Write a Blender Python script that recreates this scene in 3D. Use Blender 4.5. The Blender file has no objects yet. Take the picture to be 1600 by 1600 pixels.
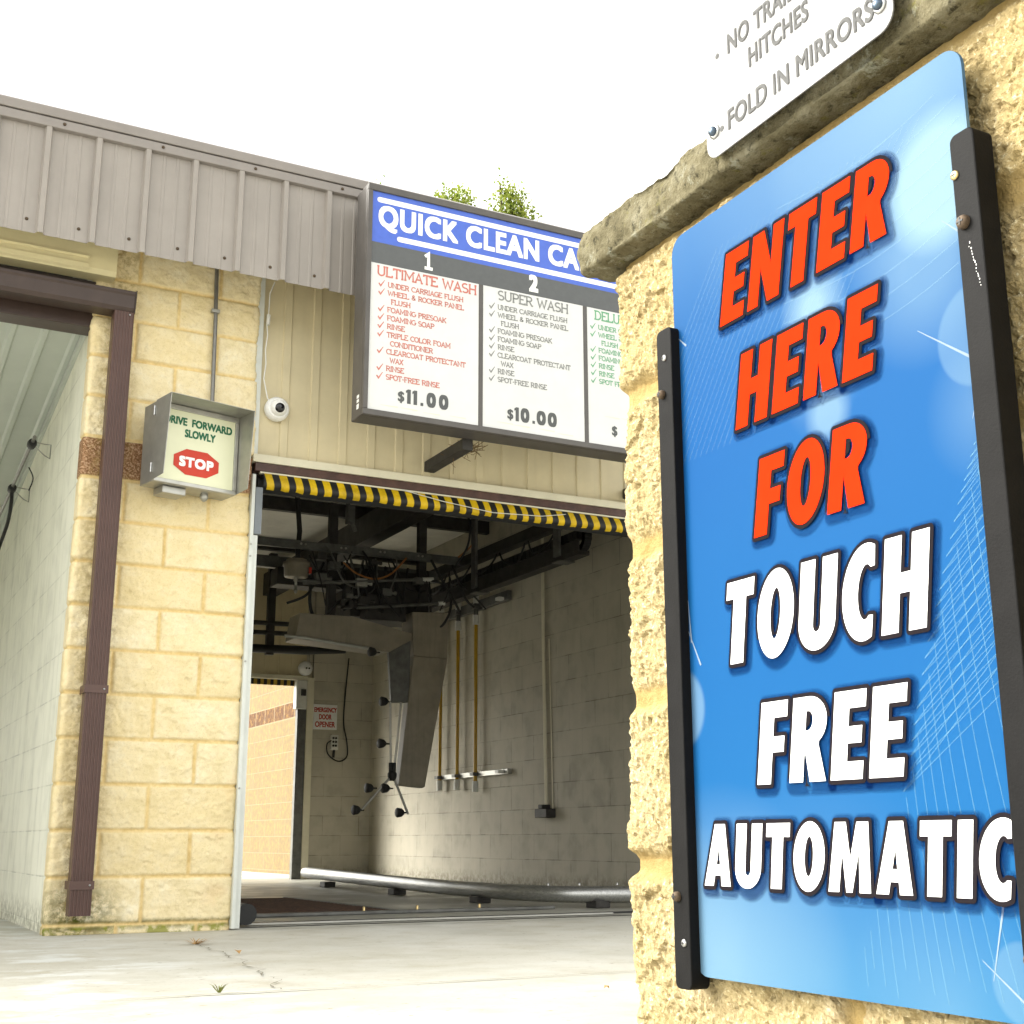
import bpy, bmesh, math, random
import numpy as np
from mathutils import Matrix, Vector
random.seed(7)
C = bpy.context.scene.collection
R = math.radians
scene = bpy.context.scene

# ------------------------------------------------------------------ camera, sky, sun, exposure
cam = bpy.data.cameras.new('camera')
cam.sensor_width = 36; cam.lens = 2054.24 / 1600 * 36
cam.clip_start = 0.02; cam.clip_end = 500
co = bpy.data.objects.new('camera', cam); C.objects.link(co)
_r = (0.88767066, -0.46047682, -0.00138202); _u = (-0.11009556, -0.2151458, 0.97035625); _f = (0.44712389, 0.8612046, 0.24167506)
m = Matrix.Identity(4)
for i in range(3):
    m[i][0] = _r[i]; m[i][1] = _u[i]; m[i][2] = -_f[i]; m[i][3] = (-0.951895, -6.243115, 0.36382)[i]
co.matrix_world = m
scene.camera = co
SUN = Vector((-0.66, 0.46, 0.58)).normalized()
w = bpy.data.worlds.new('World'); scene.world = w; w.use_nodes = True
nt = w.node_tree; nt.nodes.clear()
sky = nt.nodes.new('ShaderNodeTexSky'); sky.sky_type = 'NISHITA'; sky.sun_disc = False
sky.sun_elevation = math.asin(SUN.z); sky.sun_rotation = math.atan2(SUN.x, SUN.y)
sky.dust_density = 4.0; sky.air_density = 1.0
hs = nt.nodes.new('ShaderNodeHueSaturation'); hs.inputs['Saturation'].default_value = 0.10
wm = nt.nodes.new('ShaderNodeMix'); wm.data_type = 'RGBA'; wm.blend_type = 'MULTIPLY'; wm.inputs[0].default_value = 1
wm.inputs[7].default_value = (1.0, 0.985, 0.93, 1)
bg = nt.nodes.new('ShaderNodeBackground'); bg.inputs['Strength'].default_value = 0.15
ow = nt.nodes.new('ShaderNodeOutputWorld')
nt.links.new(sky.outputs[0], hs.inputs['Color']); nt.links.new(hs.outputs[0], wm.inputs[6])
nt.links.new(wm.outputs[2], bg.inputs['Color']); nt.links.new(bg.outputs[0], ow.inputs['Surface'])
sl = bpy.data.lights.new('sun', 'SUN'); sl.energy = 0.6; sl.angle = R(45); sl.color = (1, 0.96, 0.88)
so = bpy.data.objects.new('sun', sl); C.objects.link(so)
so.rotation_euler = SUN.to_track_quat('Z', 'Y').to_euler()
scene.view_settings.view_transform = 'Standard'; scene.view_settings.look = 'None'
scene.view_settings.gamma = 1; scene.view_settings.exposure = 2.2
scene.cycles.max_bounces = 8; scene.cycles.diffuse_bounces = 5

# ------------------------------------------------------------------ materials
class NT:
    def __init__(s, name):
        s.m = bpy.data.materials.new(name); s.m.use_nodes = True
        s.t = s.m.node_tree; s.b = s.t.nodes['Principled BSDF']
    def n(s, typ, **kw):
        nd = s.t.nodes.new(typ)
        for k, v in kw.items():
            if isinstance(k, str) and k.startswith('i_'): nd.inputs[k[2:].replace('_', ' ')].default_value = v
            else: setattr(nd, k, v)
        return nd
    def l(s, a, b): s.t.links.new(a, b)
    def coord(s): return s.n('ShaderNodeTexCoord').outputs['Object']
    def noise(s, vec, scale, detail=5, rough=0.6):
        nd = s.n('ShaderNodeTexNoise'); nd.inputs['Scale'].default_value = scale
        nd.inputs['Detail'].default_value = detail; nd.inputs['Roughness'].default_value = rough
        s.l(vec, nd.inputs['Vector']); return nd.outputs['Fac']
    def ramp(s, fac, *stops):
        nd = s.n('ShaderNodeValToRGB'); e = nd.color_ramp.elements
        while len(e) < len(stops): e.new(0.5)
        for k, (p, c) in enumerate(stops):
            e[k].position = p; e[k].color = (c, c, c, 1) if isinstance(c, (int, float)) else tuple(c) + (1,)
        s.l(fac, nd.inputs[0]); return nd.outputs[0]
    def mix(s, fac, a, b, mode='MIX'):
        nd = s.n('ShaderNodeMix', data_type='RGBA', blend_type=mode)
        for v, i in ((fac, 0), (a, 6), (b, 7)):
            if isinstance(v, (int, float)): nd.inputs[i].default_value = v
            elif isinstance(v, tuple): nd.inputs[i].default_value = v + (1,)
            else: s.l(v, nd.inputs[i])
        return nd.outputs[2]
    def math(s, op, a, b=0.0, c=0.0):
        nd = s.n('ShaderNodeMath', operation=op)
        for i, v in enumerate((a, b, c)):
            if isinstance(v, (int, float)): nd.inputs[i].default_value = v
            else: s.l(v, nd.inputs[i])
        return nd.outputs[0]
    def sep(s, v):
        nd = s.n('ShaderNodeSeparateXYZ'); s.l(v, nd.inputs[0]); return nd.outputs
    def comb(s, x, y, z=0.0):
        nd = s.n('ShaderNodeCombineXYZ')
        for i, v in enumerate((x, y, z)):
            if isinstance(v, (int, float)): nd.inputs[i].default_value = v
            else: s.l(v, nd.inputs[i])
        return nd.outputs[0]
    def bump(s, h, strength=0.5, dist=0.01):
        nd = s.n('ShaderNodeBump'); nd.inputs['Strength'].default_value = strength; nd.inputs['Distance'].default_value = dist
        s.l(h, nd.inputs['Height']); s.l(nd.outputs[0], s.b.inputs['Normal'])
    def col(s, c):
        if isinstance(c, tuple): s.b.inputs['Base Color'].default_value = c + (1,)
        else: s.l(c, s.b.inputs['Base Color'])
    def set(s, rough=0.6, metal=0.0, spec=0.5):
        s.b.inputs['Roughness'].default_value = rough; s.b.inputs['Metallic'].default_value = metal
        s.b.inputs['Specular IOR Level'].default_value = spec

def paint(name, c, rough=0.5, metal=0.0, var=0.12, scale=6.0, bump=0.0, bscale=120.0, spec=0.4, streak=0.0):
    k = NT(name); v = k.coord()
    n1 = k.noise(v, scale, 6, 0.65)
    dark = tuple(x * (1 - var * 1.6) for x in c); lite = tuple(min(1, x * (1 + var)) for x in c)
    col = k.ramp(n1, (0.3, dark), (0.7, lite))
    if streak:
        mp = k.n('ShaderNodeMapping'); mp.inputs['Scale'].default_value = (14, 14, 0.7); k.l(v, mp.inputs['Vector'])
        n2 = k.noise(mp.outputs[0], 2.0, 4, 0.6)
        col = k.mix(k.ramp(n2, (0.52, 0.0), (0.75, streak)), col, tuple(x * 0.45 for x in c))
    k.col(col); k.set(rough, metal, spec)
    if bump: k.bump(k.noise(v, bscale, 4, 0.6), bump, 0.002)
    return k.m

def plain(name, c, rough=0.5, metal=0.0, spec=0.4): return paint(name, c, rough, metal, 0.05, 30, spec=spec)

def split_face(name, base, band=False, pit=0.5, bd=0.003):
    k = NT(name); v = k.coord(); z = k.sep(v)[2]
    at = k.n('ShaderNodeAttribute', attribute_name='mortar').outputs['Fac']
    tint = k.n('ShaderNodeAttribute', attribute_name='tint').outputs['Fac']
    n1 = k.noise(v, 9, 6, 0.7); n2 = k.noise(v, 150, 4, 0.7); n4 = k.noise(v, 55, 5, 0.75)
    b = base
    col = k.ramp(n1, (0.28, tuple(x * y for x, y in zip(b, (0.86, 0.84, 0.74)))), (0.5, b), (0.72, tuple(min(.85, x * y) for x, y in zip(b, (1.12, 1.14, 1.35)))))
    col = k.mix(k.math('MULTIPLY', tint, 0.55), col, tuple(x * y for x, y in zip(b, (0.88, 0.82, 0.66))))
    col = k.mix(k.ramp(n4, (0.36, pit * .8), (0.47, 0.0)), col, tuple(x * y for x, y in zip(b, (0.50, 0.44, 0.30))))
    col = k.mix(k.ramp(n2, (0.34, pit), (0.44, 0.0)), col, tuple(x * y for x, y in zip(b, (0.34, 0.28, 0.16))))
    col = k.mix(k.ramp(n2, (0.57, 0.0), (0.70, pit * 1.2)), col, (0.76, 0.69, 0.48))
    if band:
        inb = k.math('MULTIPLY', k.math('GREATER_THAN', z, 2.038), k.math('LESS_THAN', z, 2.226))
        brown = k.ramp(k.noise(v, 110, 3, 0.6), (0.36, (0.15, 0.075, 0.035)), (0.5, (0.30, 0.165, 0.085)), (0.64, (0.52, 0.36, 0.23)))
        col = k.mix(inb, col, brown)
        st = k.math('MULTIPLY', k.ramp(k.noise(v, 4.5, 5, 0.6), (0.55, 0.0), (0.70, 0.55)), k.ramp(k.sep(v)[0], (0.60, 0.0), (0.80, 1.0)))
        col = k.mix(st, col, (0.60, 0.36, 0.09))
        x = k.sep(v)[0]
        dx = k.math('ABSOLUTE', k.math('SUBTRACT', x, 0.12)); az = k.math('ABSOLUTE', k.math('SUBTRACT', z, 0.03))
        rr = k.math('SQRT', k.math('ADD', k.math('POWER', k.math('MULTIPLY', dx, 1.0), 2.0), k.math('POWER', k.math('MULTIPLY', az, 1.1), 2.0)))
        g = k.math('MULTIPLY', k.ramp(rr, (0.03, 1.0), (0.23, 0.0)), k.ramp(k.noise(v, 26, 6, 0.75), (0.40, 0.0), (0.56, 1.0)))
        col = k.mix(g, col, (0.07, 0.082, 0.014))
        near = k.math('MULTIPLY', k.ramp(dx, (0.045, 0.75), (0.12, 0.0)), k.ramp(k.noise(v, 30, 6, 0.75), (0.44, 0.0), (0.60, 0.85)))
        col = k.mix(near, col, (0.30, 0.21, 0.07))
        moss = k.math('MULTIPLY', k.ramp(k.math('ABSOLUTE', z), (0.006, 1.0), (0.028, 0.0)), k.ramp(k.noise(v, 7, 5, 0.7), (0.40, 0.2), (0.55, 1.0)))
        col = k.mix(moss, col, (0.075, 0.085, 0.012))
        mo2 = k.math('MULTIPLY', k.math('LESS_THAN', z, 0.0), k.ramp(k.noise(v, 11, 5, 0.7), (0.50, 0.0), (0.60, 0.8)))
        col = k.mix(mo2, col, (0.20, 0.22, 0.02))
    mcol = k.ramp(k.noise(v, 40, 4, 0.6), (0.3, (b[0] * .78, b[1] * .67, b[2] * .45)), (0.7, (b[0] * 1.0, b[1] * .92, b[2] * .74)))
    col = k.mix(at, col, mcol)
    k.col(col); k.set(0.95, 0, 0.12)
    h = k.math('ADD', k.math('MULTIPLY', n2, 0.8), n4)
    k.bump(h, 0.8, bd)
    return k.m

def block_paint(name, c, axis='x', vary=0.10, jd=0.55, soil=0.0, z0=0.0, lightjoint=0.0):
    """painted concrete block: joints with a real relief in the bump, dirt by noise"""
    k = NT(name); v = k.coord(); s = k.sep(v)
    p = k.comb(s[1] if axis == 'x' else s[0], k.math('SUBTRACT', s[2], z0))
    br = k.n('ShaderNodeTexBrick'); k.l(p, br.inputs['Vector'])
    br.offset = 0.5; br.squash = 1
    for nm, val in (('Scale', 1.0), ('Mortar Size', 0.0035), ('Mortar Smooth', 0.3), ('Bias', 0.0), ('Brick Width', 0.4064), ('Row Height', 0.2032)):
        br.inputs[nm].default_value = val
    br.inputs['Color1'].default_value = (*[x * (1 + vary) for x in c], 1); br.inputs['Color2'].default_value = (*[x * (1 - vary) for x in c], 1)
    br.inputs['Mortar'].default_value = (*[x * jd for x in c], 1)
    wob = k.noise(v, 3.0, 5, 0.7)
    col = k.mix(k.ramp(wob, (0.35, 0.35), (0.6, 0.0)), br.outputs['Color'], tuple(x * 0.62 for x in c))
    mn = k.noise(v, 5.5, 3, 0.5)
    col = k.mix(k.ramp(mn, (0.45, 0.75), (0.62, 0.0)), col, br.inputs['Color1'].default_value[:3] if not lightjoint else c)
    if soil:
        mp = k.n('ShaderNodeMapping'); mp.inputs['Scale'].default_value = (5, 5, 1.1); k.l(v, mp.inputs['Vector'])
        col = k.mix(k.ramp(k.noise(mp.outputs[0], 1.6, 5, 0.65), (0.48, 0.0), (0.8, soil)), col, (c[0] * .42, c[1] * .43, c[2] * .36))
        col = k.mix(k.ramp(s[2], (0.0, 0.75), (0.11, 0.0)), col, k.ramp(k.noise(v, 24, 5, 0.7), (0.4, (c[0] * .25, c[1] * .24, c[2] * .18)), (0.62, c)))
    k.col(col); k.set(0.7, 0, 0.3)
    h = k.math('SUBTRACT', k.math('MULTIPLY', k.noise(v, 150, 4, 0.7), 0.25), br.outputs['Fac'])
    k.bump(h, 0.6, 0.006)
    return k.m

YEL = (0.80, 0.69, 0.445)
M = {}
M['pier'] = split_face('split face block', YEL, True, 0.22, 0.003)
M['nearwall'] = split_face('rough split face block', (0.335, 0.27, 0.145), False, 0.55, 0.005)
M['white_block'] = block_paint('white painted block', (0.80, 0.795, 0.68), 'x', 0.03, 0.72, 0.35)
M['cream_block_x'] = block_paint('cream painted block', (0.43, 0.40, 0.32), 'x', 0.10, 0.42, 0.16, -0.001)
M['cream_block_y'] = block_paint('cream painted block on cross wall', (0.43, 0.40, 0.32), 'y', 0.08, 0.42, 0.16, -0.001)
M['siding'] = paint('beige ribbed siding', (0.62, 0.54, 0.35), 0.5, 0, 0.05, 5, streak=0.10)
M['beige'] = paint('beige trim', (0.70, 0.62, 0.37), 0.5, 0, 0.05)
M['cream_trim'] = paint('cream trim', (0.66, 0.62, 0.47), 0.5, 0, 0.06)
M['fascia'] = paint('taupe ribbed metal', (0.275, 0.248, 0.222), 0.42, 0.0, 0.06, 3, streak=0.16, spec=0.5)
M['fascia_trim'] = paint('taupe trim metal', (0.235, 0.212, 0.196), 0.4, 0, 0.05)
M['brown'] = paint('brown enamelled metal', (0.050, 0.032, 0.026), 0.38, 0, 0.12, 8, streak=0.25)
M['brown_strip'] = paint('scuffed brown strip', (0.075, 0.036, 0.026), 0.45, 0, 0.3, 14)
M['downspout'] = paint('brown downspout enamel', (0.088, 0.048, 0.039), 0.42, 0, 0.08, 9, streak=0.1)
M['dark_brown'] = plain('recess shade brown', (0.03, 0.022, 0.018), 0.8)  # near-black brown paints in the recess shade; hidden cores share it
M['ceil_rib'] = paint('grey green ribbed ceiling', (0.50, 0.54, 0.49), 0.45, 0, 0.05, 2)
M['ceil'] = paint('bay ceiling sheet', (0.72, 0.70, 0.63), 0.55, 0, 0.12, 2.5)
M['white'] = plain('white enamel', (0.74, 0.74, 0.71), 0.4)
M['white_trim'] = paint('white door trim', (0.60, 0.62, 0.58), 0.45, 0, 0.06, 9)
M['bluegrey'] = plain('blue grey box', (0.17, 0.19, 0.21), 0.5)
M['galv'] = paint('galvanised steel', (0.40, 0.395, 0.36), 0.40, 0.75, 0.09, 14)
M['steel_dark'] = paint('grimy dark steel', (0.045, 0.042, 0.038), 0.6, 0.3, 0.3, 10)
M['steel_mid'] = paint('dull grey steel', (0.13, 0.13, 0.12), 0.5, 0.4, 0.25, 10)
M['black'] = plain('black rubber', (0.012, 0.012, 0.012), 0.55)
M['charcoal'] = paint('charcoal painted cabinet', (0.085, 0.078, 0.072), 0.42, 0, 0.10, 9)
M['conduit'] = paint('grey conduit', (0.20, 0.195, 0.18), 0.4, 0.5, 0.1, 30)
M['panel_grey'] = paint('dull white polymer panel', (0.25, 0.22, 0.165), 0.5, 0, 0.15, 4, streak=0.3)
M['yellow_pipe'] = plain('amber pipe', (0.44, 0.26, 0.012), 0.3)
M['fitting'] = plain('white pipe fitting', (0.60, 0.60, 0.55), 0.4)
M['hose_orange'] = plain('orange hose', (0.30, 0.12, 0.03), 0.5)
M['screen'] = plain('camera white', (0.85, 0.85, 0.83), 0.3)
M['lens'] = plain('black glass', (0.01, 0.01, 0.012), 0.08, 0, 0.6)
M['red'] = plain('sign red', (0.52, 0.035, 0.012), 0.5)
M['dark_red'] = plain('faded red lettering', (0.42, 0.04, 0.03), 0.5)
M['green_ink'] = plain('green lettering', (0.010, 0.125, 0.055), 0.5)
M['stop_face'] = paint('cream sign face', (0.70, 0.71, 0.50), 0.35, 0, 0.03, 4)
M['white_ink'] = plain('white lettering', (0.86, 0.86, 0.84), 0.45)
M['grey_ink'] = plain('grey lettering', (0.20, 0.205, 0.20), 0.5)
M['price_ink'] = plain('dark price lettering', (0.075, 0.08, 0.08), 0.5)
M['menu_red'] = plain('coral lettering', (0.50, 0.15, 0.115), 0.5)
M['menu_green'] = plain('sea green lettering', (0.13, 0.34, 0.19), 0.5)
M['menu_blue'] = plain('royal blue header', (0.060, 0.125, 0.52), 0.35)
M['menu_grey'] = plain('slate band', (0.085, 0.09, 0.092), 0.4)
M['menu_white'] = paint('menu white acrylic', (0.61, 0.615, 0.605), 0.3, 0, 0.03)
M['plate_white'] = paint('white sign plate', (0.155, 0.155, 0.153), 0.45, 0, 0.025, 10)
M['faded_ink'] = plain('faded grey ink', (0.096, 0.096, 0.095), 0.8, 0, 0.05)
M['orange_ink'] = plain('orange red lettering', (0.58, 0.021, 0.004), 0.9, 0, 0.0)
M['outline_ink'] = plain('near black outline', (0.014, 0.012, 0.014), 0.8, 0, 0.0)
M['rail_black'] = paint('black anodised rail', (0.0085, 0.0083, 0.0083), 0.55, 0.0, 0.15, 20, bump=0.15, bscale=400, spec=0.05)
M['brass'] = plain('brass screw', (0.55, 0.42, 0.20), 0.3, 0.9)
M['rusty'] = paint('rusty bolt', (0.10, 0.07, 0.045), 0.6, 0.5, 0.3, 200)
M['zinc'] = paint('zinc bolt', (0.45, 0.45, 0.44), 0.3, 0.9, 0.2, 90)
M['bolt_dark'] = plain('dark blue steel bolt', (0.09, 0.12, 0.16), 0.3, 0.8)
M['rust'] = paint('rusted grate', (0.06, 0.030, 0.016), 0.9, 0, 0.4, 40)
M['tape'] = plain('yellowed tape', (0.72, 0.66, 0.50), 0.3)
M['nest'] = paint('dry nest straw', (0.20, 0.13, 0.06), 0.95, 0, 0.4, 60)

def mat_pipe():
    k = NT('brushed steel pipe'); v = k.coord()
    mp = k.n('ShaderNodeMapping'); mp.inputs['Scale'].default_value = (40, 2, 40); k.l(v, mp.inputs['Vector'])
    n = k.noise(mp.outputs[0], 3, 5, 0.7)
    k.col(k.ramp(n, (0.3, (0.30, 0.30, 0.29)), (0.7, (0.58, 0.58, 0.56))))
    k.set(0.36, 0.85, 0.5); k.bump(n, 0.15, 0.002); return k.m
M['pipe'] = mat_pipe()

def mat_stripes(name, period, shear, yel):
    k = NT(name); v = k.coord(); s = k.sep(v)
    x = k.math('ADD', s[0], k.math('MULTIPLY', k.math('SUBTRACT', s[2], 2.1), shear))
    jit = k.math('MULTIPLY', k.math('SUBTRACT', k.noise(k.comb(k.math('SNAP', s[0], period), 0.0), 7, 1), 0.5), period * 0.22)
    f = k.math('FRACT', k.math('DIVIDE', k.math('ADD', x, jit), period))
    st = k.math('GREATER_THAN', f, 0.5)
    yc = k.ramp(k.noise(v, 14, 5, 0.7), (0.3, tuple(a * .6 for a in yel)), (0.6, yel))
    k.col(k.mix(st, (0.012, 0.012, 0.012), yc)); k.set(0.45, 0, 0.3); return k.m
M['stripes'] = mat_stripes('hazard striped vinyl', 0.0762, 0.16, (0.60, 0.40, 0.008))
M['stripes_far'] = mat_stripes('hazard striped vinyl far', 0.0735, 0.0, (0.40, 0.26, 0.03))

def mat_ground():
    k = NT('weathered concrete'); v = k.coord(); s = k.sep(v)
    n1 = k.noise(v, 0.9, 6, 0.6); n2 = k.noise(v, 60, 5, 0.7); n3 = k.noise(v, 5, 6, 0.65)
    col = k.ramp(n1, (0.33, (0.39, 0.376, 0.318)), (0.55, (0.46, 0.448, 0.392)), (0.72, (0.51, 0.502, 0.455)))
    col = k.mix(k.ramp(n3, (0.50, 0.0), (0.72, 0.5)), col, (0.32, 0.285, 0.20))
    col = k.mix(k.ramp(n2, (0.30, 0.45), (0.42, 0.0)), col, (0.23, 0.20, 0.14))
    mp = k.n('ShaderNodeMapping'); mp.inputs['Scale'].default_value = (2.0, 3.0, 1); mp.inputs['Rotation'].default_value = (0, 0, 0.9); k.l(v, mp.inputs['Vector'])
    sp = k.math('MULTIPLY', k.ramp(k.noise(mp.outputs[0], 1.4, 6, 0.7), (0.50, 0.0), (0.62, 0.85)), k.ramp(s[0], (0.0, 1.0), (0.35, 0.25)))
    col = k.mix(sp, col, (0.54, 0.555, 0.535))
    trk = k.math('MULTIPLY', k.math('ADD', k.ramp(k.math('ABSOLUTE', k.math('SUBTRACT', s[0], 1.75)), (0.06, 0.30), (0.24, 0.0)), k.ramp(k.math('ABSOLUTE', k.math('SUBTRACT', s[0], 3.25)), (0.06, 0.30), (0.24, 0.0))), k.ramp(k.noise(v, 2.6, 5, 0.7), (0.35, 0.0), (0.62, 1.0)))
    col = k.mix(trk, col, (0.27, 0.255, 0.21))
    spk = k.ramp(k.noise(v, 24, 3, 0.5), (0.68, 0.0), (0.72, 0.55))
    col = k.mix(spk, col, (0.16, 0.14, 0.10))
    k.col(col); k.set(0.85, 0, 0.3)
    k.bump(k.math('ADD', k.math('MULTIPLY', n2, 0.5), k.noise(v, 300, 3, 0.6)), 0.35, 0.003); return k.m
M['ground'] = mat_ground()

def mat_bayfloor():
    k = NT('wet stained bay floor'); v = k.coord()
    n1 = k.noise(v, 1.1, 6, 0.65); n2 = k.noise(v, 40, 5, 0.7)
    col = k.ramp(n1, (0.3, (0.22, 0.215, 0.18)), (0.7, (0.38, 0.37, 0.32)))
    col = k.mix(k.ramp(n2, (0.3, 0.5), (0.45, 0.0)), col, (0.07, 0.065, 0.05))
    k.col(col); k.set(0.5, 0, 0.5)
    k.l(k.ramp(k.noise(v, 2.2, 4, 0.5), (0.42, 0.34), (0.58, 0.6)), k.b.inputs['Roughness'])
    return k.m
M['bay_floor'] = mat_bayfloor()

def mat_coping():
    k = NT('lichened coping stone'); v = k.coord()
    n1 = k.noise(v, 14, 6, 0.75); n2 = k.noise(v, 70, 5, 0.7); n3 = k.noise(v, 26, 5, 0.7)
    col = k.ramp(n1, (0.30, (0.060, 0.052, 0.028)), (0.5, (0.125, 0.110, 0.066)), (0.70, (0.20, 0.185, 0.13)))
    col = k.mix(k.ramp(n2, (0.33, 0.85), (0.46, 0.0)), col, (0.018, 0.016, 0.008))
    col = k.mix(k.ramp(k.noise(v, 19, 6, 0.8), (0.56, 0.0), (0.64, 0.65)), col, (0.27, 0.275, 0.22))
    col = k.mix(k.ramp(n3, (0.60, 0.0), (0.68, 0.6)), col, (0.13, 0.12, 0.03))
    k.col(col); k.set(0.95, 0, 0.1)
    k.bump(k.math('ADD', n2, k.noise(v, 220, 3, 0.6)), 0.7, 0.004); return k.m
M['coping'] = mat_coping()

def mat_outer():
    k = NT('tan outer block'); v = k.coord(); s = k.sep(v)
    br = k.n('ShaderNodeTexBrick'); k.l(k.comb(s[1], s[2]), br.inputs['Vector'])
    for nm, val in (('Scale', 1.0), ('Mortar Size', 0.006), ('Mortar Smooth', 0.2), ('Bias', 0.0), ('Brick Width', 0.4064), ('Row Height', 0.2032)):
        br.inputs[nm].default_value = val
    br.inputs['Color1'].default_value = (0.175, 0.135, 0.075, 1); br.inputs['Color2'].default_value = (0.162, 0.123, 0.067, 1); br.inputs['Mortar'].default_value = (0.205, 0.17, 0.11, 1)
    b2 = k.n('ShaderNodeTexBrick'); k.l(k.comb(s[1], s[2]), b2.inputs['Vector']); b2.offset = 0.5
    for nm, val in (('Scale', 1.0), ('Mortar Size', 0.012), ('Mortar Smooth', 0.2), ('Bias', 0.0), ('Brick Width', 0.4064), ('Row Height', 0.2032)):
        b2.inputs[nm].default_value = val
    b2.inputs['Color1'].default_value = (0.085, 0.040, 0.022, 1); b2.inputs['Color2'].default_value = (0.075, 0.035, 0.019, 1); b2.inputs['Mortar'].default_value = (0.205, 0.17, 0.11, 1)
    inb = k.math('MULTIPLY', k.math('GREATER_THAN', s[2], 1.829), k.math('LESS_THAN', s[2], 2.032))
    col = k.mix(inb, br.outputs['Color'], b2.outputs['Color'])
    col = k.mix(k.ramp(k.noise(v, 18, 5, 0.7), (0.35, 0.35), (0.55, 0.0)), col, (0.42, 0.26, 0.07))
    k.col(col); k.set(0.9, 0, 0.2)
    k.bump(k.math('SUBTRACT', k.noise(v, 60, 5, 0.7), br.outputs['Fac']), 0.5, 0.008); return k.m
M['outer'] = mat_outer()

def mat_leaf():
    k = NT('spring leaves'); rnd = k.n('ShaderNodeAttribute', attribute_name='leaf').outputs['Fac']
    c = k.ramp(rnd, (0.0, (0.09, 0.15, 0.018)), (0.5, (0.20, 0.25, 0.035)), (1.0, (0.34, 0.37, 0.08)))
    k.col(c); k.set(0.5, 0, 0.3)
    tr = k.n('ShaderNodeBsdfTranslucent'); k.l(c, tr.inputs['Color'])
    mx = k.n('ShaderNodeMixShader'); mx.inputs[0].default_value = 0.45
    k.l(k.b.outputs[0], mx.inputs[1]); k.l(tr.outputs[0], mx.inputs[2])
    k.l(mx.outputs[0], k.t.nodes['Material Output'].inputs['Surface']); return k.m
M['leaf'] = mat_leaf()
M['bark'] = paint('bark', (0.10, 0.075, 0.05), 0.9, 0, 0.3, 12)
M['straw'] = paint('dry weed', (0.40, 0.24, 0.09), 0.9, 0, 0.2, 60)
M['weed_green'] = paint('small green weed', (0.20, 0.22, 0.05), 0.8, 0, 0.2, 60)
M['crack'] = plain('crack dirt', (0.21, 0.195, 0.15), 0.95)
M['joint'] = plain('expansion joint', (0.30, 0.28, 0.22), 0.95)

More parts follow.
